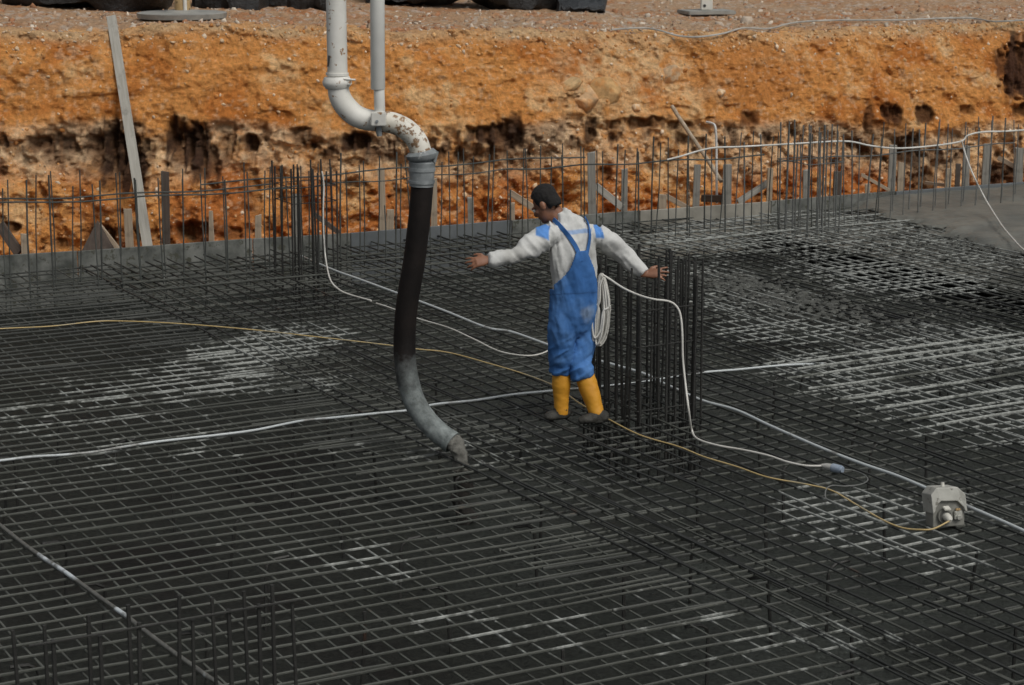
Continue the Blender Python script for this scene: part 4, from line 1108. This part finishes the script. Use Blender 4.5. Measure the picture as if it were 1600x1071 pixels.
def heap(px0, px1, py, hgt, dep, seed, label, mat='tarp', name='black_sheeting'):
    a = bank_point(px0, py); b = bank_point(px1, py)
    y = (a.y + b.y) / 2; n = 60
    mb = MB(); pts = []; rad = []
    for k in range(n + 1):
        t = k / n; e = min(1, 5.5 * math.sqrt(max(0.0, min(t, 1 - t))) ) if 0 < t < 1 else .05
        pts.append(Vector((a.x + (b.x - a.x) * t, y + dep, (a.z + (b.z - a.z) * t) + hgt * .42)))
        rad.append((hgt * .5 * e, dep * e))
    mb.tube(pts, rad, 28, ref=(0, 0, 1))
    vv = np.array(mb.v)
    vv += (fbm(vv * np.array([1.3, 2, 2]) + seed, 4, seed) * 0.30)[:, None] * np.array([.3, .8, 1]) + (ridged(vv * 4 + seed, 2, seed + 2) * 0.03)[:, None]
    mb.v = [tuple(x) for x in vv]
    tag(mb.build(name, M[mat], origin=a), label, 'sheeting', 'black sheeting heaps on the ground above the bank')
heap(-30, 272, 11, .75, .45, 3, 'long heap of black sheeting at the upper left corner')
heap(296, 420, 13, .7, .4, 5, 'heap of black sheeting behind the round outrigger pad')
heap(395, 520, 14, .7, .4, 7, 'heap of black sheeting left of the white pump pipe')
heap(560, 905, 10, .75, .45, 9, 'long heap of black sheeting right of the white pump pipe')
heap(872, 948, 18, .30, .28, 13, 'low shiny black bundle at the end of the long sheeting heap', 'tarp_shiny', 'black_bundle')

# ------------------------------------------------------------------ the worker
YW = P(900, 661, 0).y
def B(px, py, d=0.0): return Q(px, py, YW + d)
MP = YW / F * 1.02                                   # metres per photo pixel at the worker
HEAD_F = Vector((-.66, .75, 0)).normalized()          # the way he walks
BR = Vector((.75, .66, 0)).normalized()               # his right side

def remesh(mb, name, voxel, smooth=4, parent=None, mat=None, keep=None):
    me = bpy.data.meshes.new(name + '_src'); me.from_pydata(mb.v, [], mb.f); me.update()
    import bmesh
    bm = bmesh.new(); bm.from_mesh(me); bmesh.ops.recalc_face_normals(bm, faces=bm.faces); bm.to_mesh(me); bm.free()
    o = bpy.data.objects.new(name + '_src', me); COL.objects.link(o)
    r = o.modifiers.new('r', 'REMESH'); r.mode = 'VOXEL'; r.voxel_size = voxel; r.adaptivity = 0
    s_ = o.modifiers.new('s', 'SMOOTH'); s_.iterations = smooth; s_.factor = 0.5
    dg = bpy.context.evaluated_depsgraph_get(); dg.update()
    m2 = bpy.data.meshes.new_from_object(o.evaluated_get(dg))
    bpy.data.objects.remove(o); bpy.data.meshes.remove(me)
    n = len(m2.vertices); v = np.empty(n * 3, np.float32); m2.vertices.foreach_get('co', v); v = v.reshape(-1, 3).astype(float)
    nm = np.empty(n * 3, np.float32); m2.vertices.foreach_get('normal', nm); nm = nm.reshape(-1, 3).astype(float)
    fs = [tuple(p.vertices) for p in m2.polygons]
    bpy.data.meshes.remove(m2)
    return v, nm, fs

def mesh_obj(name, v, fs, mat, parent, col=None):
    off = parent.location if parent.parent is None else parent.location + parent.parent.location
    me = bpy.data.meshes.new(name); me.from_pydata([tuple(x - np.array(off)) for x in v], [], fs); me.update()
    me.polygons.foreach_set('use_smooth', [True] * len(me.polygons))
    if col is not None:
        ca = me.attributes.new('col', 'FLOAT_COLOR', 'POINT'); c4 = np.ones((len(v), 4), np.float32); c4[:, :3] = col; ca.data.foreach_set('color', c4.ravel())
    me.materials.append(mat)
    o = bpy.data.objects.new(name, me); COL.objects.link(o); o.parent = parent
    return o

foot0 = P(900, 661, 0)
worker = empty('person', foot0)
tag(worker, 'worker seen from behind in blue overalls and yellow boots, arms out for balance', 'person')

# key joints
neck = B(872, 338, 0.0); headc = B(852, 319, -.02)
shL = B(858, 364, -.10); elL = B(810, 399, -.24); wrL = B(765, 406, -.30); haL = B(738, 408, -.32)
shR = B(935, 368, .12); elR = B(978, 402, .20); wrR = B(1008, 428, .14); haR = B(1028, 427, .10)
# --- body (one continuous surface): torso core, neck, head, arms, hands, legs
body = MB()
body.tube([B(895, 495), B(897, 450), B(896, 405), B(890, 368), B(878, 348), B(871, 336), B(864, 328)], [(.12, .08), (.12, .08), (.125, .08), (.11, .06), (.065, .055), (.054, .056), (.052, .055)], 20, ref=BR)
fd = (Vector((-.76, .40, -.62))).normalized()         # face direction: left, away and down
upv = (Vector((-.12, .05, 1)) - fd * Vector((-.18, .05, 1)).dot(fd)).normalized(); sd = fd.cross(upv)
HB = Matrix((sd, fd, upv)).transposed()
def hd(x, y, z): return headc + HB @ Vector((x, y, z))
body.ball(hd(0, -.012, .025), (.070, .089, .084), 22, 14, HB)
body.ball(hd(0, .028, -.045), (.056, .062, .072), 18, 12, HB)
body.ball(hd(0, .062, -.088), (.03, .026, .024), 12, 8, HB)
body.ball(hd(0, .098, -.022), (.013, .022, .02), 10, 7, HB)
body.ball(hd(0, .084, .018), (.05, .016, .012), 12, 7, HB)
body.ball(hd(0, .086, -.058), (.024, .012, .012), 10, 7, HB)
for s_ in (-1, 1):
    body.ball(hd(s_ * .074, -.012, -.012), (.011, .022, .033), 10, 8, HB)
    body.ball(hd(s_ * .042, .06, -.022), (.02, .02, .018), 10, 7, HB)
body.tube([headc + Vector((.03, 0.01, -.06)), neck + Vector((.02, 0, -.04))], [.054, .06], 16)
body.tube([B(884, 365), shL + Vector((.01, 0, -.015)), elL, elL.lerp(wrL, .5), wrL], [.045, .046, .04, .036, .028], 14)
body.tube([B(905, 367), shR + Vector((-.01, 0, -.015)), elR, elR.lerp(wrR, .5), wrR], [.045, .046, .04, .036, .028], 14)
hipL, knL, anL = B(884, 492, -.05), B(878, 566, -.02), B(877, 638, .0)
hipR, knR, anR = B(908, 492, .06), B(908, 566, .03), B(934, 646, -.02)
body.tube([B(895, 470), hipL, knL, anL], [.1, .08, .045, .038], 14); body.tube([B(895, 470), hipR, knR, anR], [.1, .08, .045, .038], 14)
def hand(mb, wrist, dirv, palm_n, thumb_side, curl, spread):
    dirv = dirv.normalized(); palm_n = (palm_n - dirv * palm_n.dot(dirv)).normalized(); side = dirv.cross(palm_n) * thumb_side
    # palm
    mb.tube([wrist - dirv * .03, wrist + dirv * .015, wrist + dirv * .055, wrist + dirv * .095], [(.027, .02), (.032, .017), (.04, .016), (.039, .013)], 14, ref=side)
    k0 = wrist + dirv * .09
    for i, (o, ln) in enumerate(((.029, .072), (.010, .080), (-.010, .074), (-.028, .058))):
        p = k0 + side * o; d = (dirv + side * (o * spread)).normalized(); pts = [p - d * .015, p]; a = curl[i]
        cur = d
        for sgm in (.45, .32, .25):
            ax = side
            cur = (Matrix.Rotation(a * (-thumb_side), 3, ax) @ cur) if False else (cur * math.cos(a) + palm_n * math.sin(a)).normalized()
            pts.append(pts[-1] + cur * (ln * sgm)); a = a * 1.05
        mb.tube(pts, [.0092, .0092, .0085, .008, .0062], 10)
    b0 = wrist + dirv * .03 + side * .028
    mb.tube([b0 - side * .012, b0 + side * .018 + dirv * .018, b0 + side * .030 + dirv * .045 + palm_n * .008, b0 + side * .032 + dirv * .068 + palm_n * .014], [.014, .0125, .010, .0075], 10)
hand(body, wrL, haL - wrL + Vector((0, 0, -.012)), Vector((-.1, .75, -.55)), -1, [.22, .18, .25, .34], 10)
hand(body, wrR, Vector((.15, -.03, .012)), Vector((-.1, .75, -.65)), 1, [.16, .22, .14, .3], 14)
v, nm, fs = remesh(body, 'body', 0.0055, 3)
bo = mesh_obj('body', v, fs, M['skin'], worker)
# --- hair
hb = MB(); hb.ball(hd(0, -.018, .045), (.080, .095, .087), 28, 18, HB); hb.ball(hd(0, -.062, -.012), (.068, .05, .07), 20, 14, HB)
v, nm, fs = remesh(hb, 'hair', 0.006, 2)
loc = (v - np.array(headc)) @ np.array(HB)
lim = -0.055 + fbm(v * 60, 2, 503) * .008 + 0.9 * np.clip(loc[:, 1] + 0.03, 0, 1) + np.where(loc[:, 1] > .028, 0.06, 0)
v = v + nm * (fbm(v * 70, 3, 501) * 0.005)[:, None]
ok = loc[:, 2] > lim
fs = [f for f in fs if all(ok[i] for i in f)]
ho = mesh_obj('hair', v, fs, M['hair'], worker)
so_ = ho.modifiers.new('s', 'SOLIDIFY'); so_.thickness = .006; so_.offset = -1
for s_ in (-1, 1):
    mb = MB(); mb.ball(hd(s_ * .031, .083, .0), .0115, 12, 8); mb.build('eye', M['plug_white'], worker)

# --- shirt
sh = MB()
sh.tube([B(897, 478), B(898, 450), B(898, 425), B(896, 398), B(893, 374), B(886, 357), B(879, 345), B(874, 337), B(871, 332)],
        [(.165, .12), (.168, .118), (.175, .12), (.188, .122), (.186, .112), (.15, .095), (.092, .08), (.068, .07), (.064, .066)], 32, ref=BR)
sh.tube([B(886, 368, -.03), shL + Vector((.01, 0, -.005)), shL.lerp(elL, .5), elL, elL.lerp(wrL, .5), wrL.lerp(elL, .10), wrL], [.083, .082, .070, .059, .052, .046, .042], 20)
sh.tube([B(910, 368, .05), shR + Vector((-.01, 0, -.005)), shR.lerp(elR, .5), elR, elR.lerp(wrR, .5), wrR.lerp(elR, .12), wrR], [.083, .080, .069, .060, .053, .047, .042], 20)
v, nm, fs = remesh(sh, 'shirt', 0.008, 5)
pxs_, pys_ = proj(v[:, 0], v[:, 1], v[:, 2])
# folds: across the sleeves, hanging down the back
isarm = (pxs_ < 858) | (pxs_ > 940)
axis_fold = np.where(isarm, fbm(np.stack([v[:, 0] * 9 + v[:, 2] * 7, v[:, 1] * 4, v[:, 2] * 7], -1), 2, 511), fbm(np.stack([v[:, 0] * 20 + v[:, 2] * 3, v[:, 1] * 20, v[:, 2] * 3.5], -1), 3, 515))
crease = ridged(np.stack([v[:, 0] * 11 + v[:, 2] * 10, v[:, 1] * 3, v[:, 2] * 4 - v[:, 0] * 2], -1), 2, 513) * isarm * .010
v = v + nm * (crease + axis_fold * 0.024 + fbm(v * 24, 2, 518) * .004)[:, None]
col = np.repeat(C(0.54, 0.545, 0.53), len(v), 0)
col = mixa(col, np.repeat(C(0.42, 0.42, 0.40), len(v), 0), sstep(0, .5, fbm(v * 5, 4, 521)) * (pys_ > 372))
blue = C(0.10, 0.25, 0.58)
dL = np.hypot((pxs_ - 849) / 13, (pys_ - 361) / 15 + (pxs_ - 849) / 30); kL = (1 - sstep(.85, 1.05, np.maximum(np.abs((pxs_ - 848 + (pys_ - 362) * .15) / 10.5), np.abs((pys_ - 360 - (pxs_ - 848) * .35) / 13.5))))
kR = (1 - sstep(.85, 1.05, np.maximum(np.abs((pxs_ - 935 - (pys_ - 362) * .2) / 6), np.abs((pys_ - 361) / 12))))
yoke = (1 - sstep(.75, 1.1, np.abs((pys_ - 362.5 + .06 * (pxs_ - 900)) / 3.6))) * ((pxs_ > 880) & (pxs_ < 924)) * (v[:, 1] < YW + .02)
col = mixa(col, np.repeat(blue, len(v), 0), np.clip(kL + kR, 0, 1))
col = mixa(col, np.repeat(C(.2, .34, .6), len(v), 0), np.clip(yoke * .75, 0, 1))
shirt = mesh_obj('shirt', v, fs, M['cloth'], worker, col)

# --- overalls: legs, seat and bib
ov = MB()
ov.tube([B(893, 524), B(894, 512), B(896, 488), B(898, 468), B(899, 450), B(899, 425), B(897, 398), B(894, 378)],
        [(.085, .08), (.135, .118), (.182, .142), (.184, .144), (.188, .146), (.198, .150), (.210, .153), (.206, .146)], 36, ref=BR)
ov.tube([B(882, 480, -.06), B(879, 515, -.07), B(876, 548, -.05), B(876, 566, -.01), B(874, 581, .0)], [.096, .095, .080, .074, .068], 24)
ov.tube([B(910, 480, .05), B(911, 520, .05), B(907, 552, .02), B(905, 568, .0), B(909, 581, -.02), B(911, 588, -.02)], [.108, .098, .084, .080, .078, .076], 24)
v, nm, fs = remesh(ov, 'overalls', 0.008, 5)
pxs_, pys_ = proj(v[:, 0], v[:, 1], v[:, 2])
fold = fbm(np.stack([v[:, 0] * 13, v[:, 1] * 13, v[:, 2] * 5 + v[:, 0] * 7], -1), 3, 531)
zig = np.abs(fbm(np.stack([v[:, 0] * 5 + v[:, 2] * 3, v[:, 1] * 5, v[:, 2] * 15 - v[:, 0] * 10], -1), 2, 535))
lowk = sstep(500, 560, pys_)
v = v + nm * (fold * 0.017 + (0.5 - zig) * 0.022 * lowk + ridged(np.stack([v[:, 0] * 6, v[:, 1] * 6, v[:, 2] * 5 + v[:, 0] * 5], -1), 2, 549) * .008 * sstep(470, 520, pys_) + fbm(v * 26, 2, 538) * .003)[:, None]
# upper edge: high in the middle of the back, low at the sides
cen = np.array(B(900, 430)); rel = v - cen
bk = rel @ np.array(-HEAD_F); rt = rel @ np.array(BR)
isback = bk > -0.01
edge_l = np.interp(pxs_, [840, 858, 866, 873, 882, 890, 897, 902, 918, 923, 928, 934, 950], [449, 446, 444, 438, 430, 419, 404, 391, 391, 402, 415, 440, 446])
edge = np.where(isback, edge_l, 452)
ok = pys_ > edge
fs2 = [f for f in fs if all(ok[i] for i in f)]
col = np.repeat(C(0.05, 0.15, 0.385), len(v), 0)
col = mixa(col, np.repeat(C(0.085, 0.205, 0.46), len(v), 0), sstep(-.1, .45, fbm(v * 6, 4, 541)))
col = mixa(col, np.repeat(C(0.03, 0.10, 0.27), len(v), 0), sstep(.1, .5, fbm(v * np.array([7, 7, 3]) + 5, 3, 545)) * .7)
worn = 1 - sstep(.4, 1.1, np.hypot((pxs_ - 917) / 9, (pys_ - 489) / 17) + .5 * fbm(v * 20, 3, 551))
col = mixa(col, np.repeat(C(0.30, 0.33, 0.33), len(v), 0), worn * .42 * (v[:, 1] < YW + .1))
core = 1 - sstep(.5, 1.0, np.hypot((pxs_ - 917) / 3.5, (pys_ - 490) / 7)); col = mixa(col, np.repeat(C(0.07, 0.10, 0.15), len(v), 0), core * .5)
seam = (1 - sstep(.5, 1.3, np.abs(pys_ - 459 + .05 * (pxs_ - 895)))) * (v[:, 1] < YW + .02) + (1 - sstep(.4, 1.1, np.abs(pxs_ - 876 - (pys_ - 445) * .12))) * (pys_ < 465)
col = mixa(col, np.repeat(C(0.022, 0.06, 0.16), len(v), 0), np.clip(seam, 0, 1) * .6)
overalls = mesh_obj('overalls', v, fs2, M['cloth'], worker, col)
s_ = overalls.modifiers.new('s', 'SOLIDIFY'); s_.thickness = .006; s_.offset = -1
# straps: flat bands lying on the back of the shirt
shv = np.empty(len(shirt.data.vertices) * 3, np.float32); shirt.data.vertices.foreach_get('co', shv); shv = shv.reshape(-1, 3) + np.array(worker.location)
sx_, sy_ = proj(shv[:, 0], shv[:, 1], shv[:, 2])
def on_shirt(px, py, lift=.007):
    d = (sx_ - px) ** 2 + (sy_ - py) ** 2; i = np.argsort(d)[:30]; j = i[np.argmin(shv[i, 1])]
    q = Q(px, py, float(shv[j, 1])); n_ = (q - B(893, py)); n_.z = 0
    return q + n_.normalized() * lift
for pl in ([(866, 343), (872, 349), (880, 358), (888, 368), (895, 378), (901, 389), (904, 398), (908, 408)], [(913, 340), (916, 346), (919, 355), (920.5, 366), (919.5, 378), (917.5, 389), (916, 398), (914, 408)]):
    pts = spline([on_shirt(*p) for p in pl], 4)
    mb = MB(); vs = []
    for i, p in enumerate(pts):
        t = (pts[min(i + 1, len(pts) - 1)] - pts[max(i - 1, 0)]).normalized(); nrm = p - B(893, 380); nrm.z *= .2; nrm = (nrm - t * nrm.dot(t)).normalized(); sdv = t.cross(nrm)
        for (a_, b_) in ((-1, -1), (1, -1), (1, 1), (-1, 1)): vs.append(p + sdv * a_ * .0145 + nrm * b_ * .004)
    f_ = []
    for i in range(len(pts) - 1):
        for k in range(4): f_.append((i * 4 + k, i * 4 + (k + 1) % 4, (i + 1) * 4 + (k + 1) % 4, (i + 1) * 4 + k))
    f_ += [(3, 2, 1, 0), tuple(range(len(vs) - 4, len(vs)))]
    mb.add(vs, f_); so_ = mb.build('shoulder_strap', None, worker)
    so_.data.materials.append(M['cloth']); ca = so_.data.attributes.new('col', 'FLOAT_COLOR', 'POINT'); ca.data.foreach_set('color', np.tile(np.array([.045, .14, .37, 1], np.float32), len(so_.data.vertices)))
# --- boots
def boot(top, ank, heel, toe, rt_, ra):
    mb = MB(); mb.tube([top + (top - ank).normalized() * .05, top, top.lerp(ank, .35), top.lerp(ank, .7), ank, ank + Vector((0, 0, -.03))], [rt_ * .97, rt_, rt_ * 1.02, rt_ * .86, ra, ra * .98], 22)
    v, nm, fs = remesh(mb, 'boot', 0.007, 2)
    v = v + nm * (fbm(v * np.array([9, 9, 14]), 3, 561) * .006)[:, None]
    bo = mesh_obj('boot', v, fs, M['boot'], worker)
    mb = MB(); d = (toe - heel); L = d.length; d.normalize(); zc = Vector((0, 0, 1)); sdv = d.cross(zc).normalized()
    pts, rr = [], []
    for t_, w_, h_ in ((0, .026, .030), (.06, .038, .040), (.25, .042, .050), (.45, .043, .045), (.65, .047, .036), (.85, .044, .030), (.96, .032, .023), (1.0, .016, .013)):
        p = heel + d * L * t_; pts.append(Vector((p.x, p.y, p.z + h_ * .9))); rr.append((w_, h_))
    mb.tube(pts, rr, 18, ref=sdv)
    mb.tube([ank + Vector((0, 0, .02)), ank + Vector((0, 0, -.05))], [ra * 1.02, ra * 1.05], 16)
    lo = min(p.z for p in (heel, toe))
    v, nm, fs = remesh(mb, 'boot_foot', 0.006, 2)
    v[:, 2] = np.maximum(v[:, 2], min(heel.z, toe.z) + .004)
    v = v + nm * (fbm(v * 28, 3, 571) * .005)[:, None]
    off = worker.location
    fo = mesh_obj('boot_foot', v, fs, M['boot_foot'], bo)
    return bo
zt_ = 0.022
boot(B(877, 583, .0), B(877, 641, .0), Vector((B(890, 655).x, B(880, 655, .0).y + .03, zt_)), Vector((B(851, 655).x, B(851, 655, -.03).y, zt_)), .062, .049)
boot(B(914, 588, -.02), B(933, 648, -.06), Vector((B(948, 660).x, YW - .05, zt_)), Vector((B(904, 660).x, YW - .12, zt_)), .066, .052)

# ------------------------------------------------------------------ cable coil at his right side and its tail with a plug
ctop = B(941, 428, .0); coil = empty('cable_coil', ctop); tag(coil, 'coil of off white cable at the worker hip, its tail running to a blue plug', 'cable coil')
for k in range(20):
    random.seed(50 + k)
    tx = 940 + random.uniform(-3, 3); bx = 935 + random.uniform(-6, 5); bw = random.uniform(5, 11.5); by = random.uniform(524, 542); ty = 427 + random.uniform(0, 7)
    dp = -.05 + .006 * k + random.uniform(-.01, .01)
    lp = [(tx, ty), (tx + bw * .45, ty + 14), (tx + bw * .85, ty + 45), (bx + 3 + bw, by - 45), (bx + bw * .8, by - 14), (bx - 2, by), (bx - bw * .7, by - 16), (bx - bw * .85 + 2, by - 50), (tx - bw * .7, ty + 40), (tx - bw * .5, ty + 12), (tx, ty)]
    mb = MB(); mb.tube(spline([B(x, y, dp + .012 * math.sin(i + k)) for i, (x, y) in enumerate(lp)], 6), .0068, 7); mb.build('cable_loop', M['white_cable'], coil)
mb = MB(); tail = [B(941, 429, -.02), B(952, 436, -.03), B(975, 451, -.1), B(1000, 462, -.18), B(1022, 468, -.24), B(1044, 471, -.25), B(1056, 478, -.25), B(1063, 492, -.26), B(1066, 520, -.28), B(1067, 560, -.3), B(1071, 600, -.36), B(1076, 640, -.45), P(1081, 672, .05), P(1090, 686, .03), P(1120, 696, .03), P(1160, 703, .03), P(1200, 712, .03), P(1230, 722, .03), P(1260, 728, .03), P(1287, 728, .035)]
mb.tube(spline(tail, 7), .0072, 8); mb.build('cable_tail', M['white_cable'], coil)
a, b = P(1284, 727.5, .035), P(1317, 734.5, .035); d = b - a
mb = MB(); mb.tube([a, a + d * .25, a + d * .5], [.011, .022, .024], 12); pg = mb.build('plug', M['cable_dim'], coil)
mb = MB(); mb.tube([a + d * .5, a + d * .55, a + d * .9, a + d], [.027, .029, .026, .02], 12); mb.build('plug_socket', M['plug_blue'], pg)

# ------------------------------------------------------------------ light, sky, camera
SUN_DIR = Vector((0.42, -0.50, 0.86)).normalized()        # towards the sun: right, behind the camera, high
el_ = math.asin(SUN_DIR.z); az = math.atan2(SUN_DIR.x, SUN_DIR.y)
w = bpy.data.worlds.new('World'); scene.world = w; w.use_nodes = True
nt = w.node_tree; bg = nt.nodes['Background']
sky = nt.nodes.new('ShaderNodeTexSky'); sky.sky_type = 'NISHITA'; sky.sun_disc = False; sky.sun_elevation = el_; sky.sun_rotation = az; sky.dust_density = 4.0; sky.ozone_density = 0.6
hs = nt.nodes.new('ShaderNodeHueSaturation'); hs.inputs['Saturation'].default_value = 0.22
nt.links.new(sky.outputs[0], hs.inputs['Color']); nt.links.new(hs.outputs[0], bg.inputs['Color']); bg.inputs['Strength'].default_value = 0.092
sl = bpy.data.lights.new('sun', 'SUN'); sl.energy = 1.5; sl.angle = math.radians(26); sl.color = (1.0, 0.965, 0.90)
so = bpy.data.objects.new('sun', sl); COL.objects.link(so); so.rotation_euler = SUN_DIR.to_track_quat('Z', 'Y').to_euler()

cam = bpy.data.cameras.new('camera'); cam.lens = 36.0 * F / 1600.0; cam.sensor_width = 36.0; cam.sensor_fit = 'HORIZONTAL'; cam.clip_start = 0.1; cam.clip_end = 2000
cam.dof.use_dof = True; cam.dof.focus_distance = 14.6; cam.dof.aperture_fstop = 8.0
co = bpy.data.objects.new('camera', cam); COL.objects.link(co); co.location = (0, 0, H); co.rotation_euler = (math.pi / 2 - PITCH, 0, 0)
scene.camera = co
vs_ = scene.view_settings; vs_.view_transform = 'Standard'; vs_.look = 'None'; vs_.exposure = -0.06; vs_.gamma = 1.0
scene.cycles.filter_width = 1.5
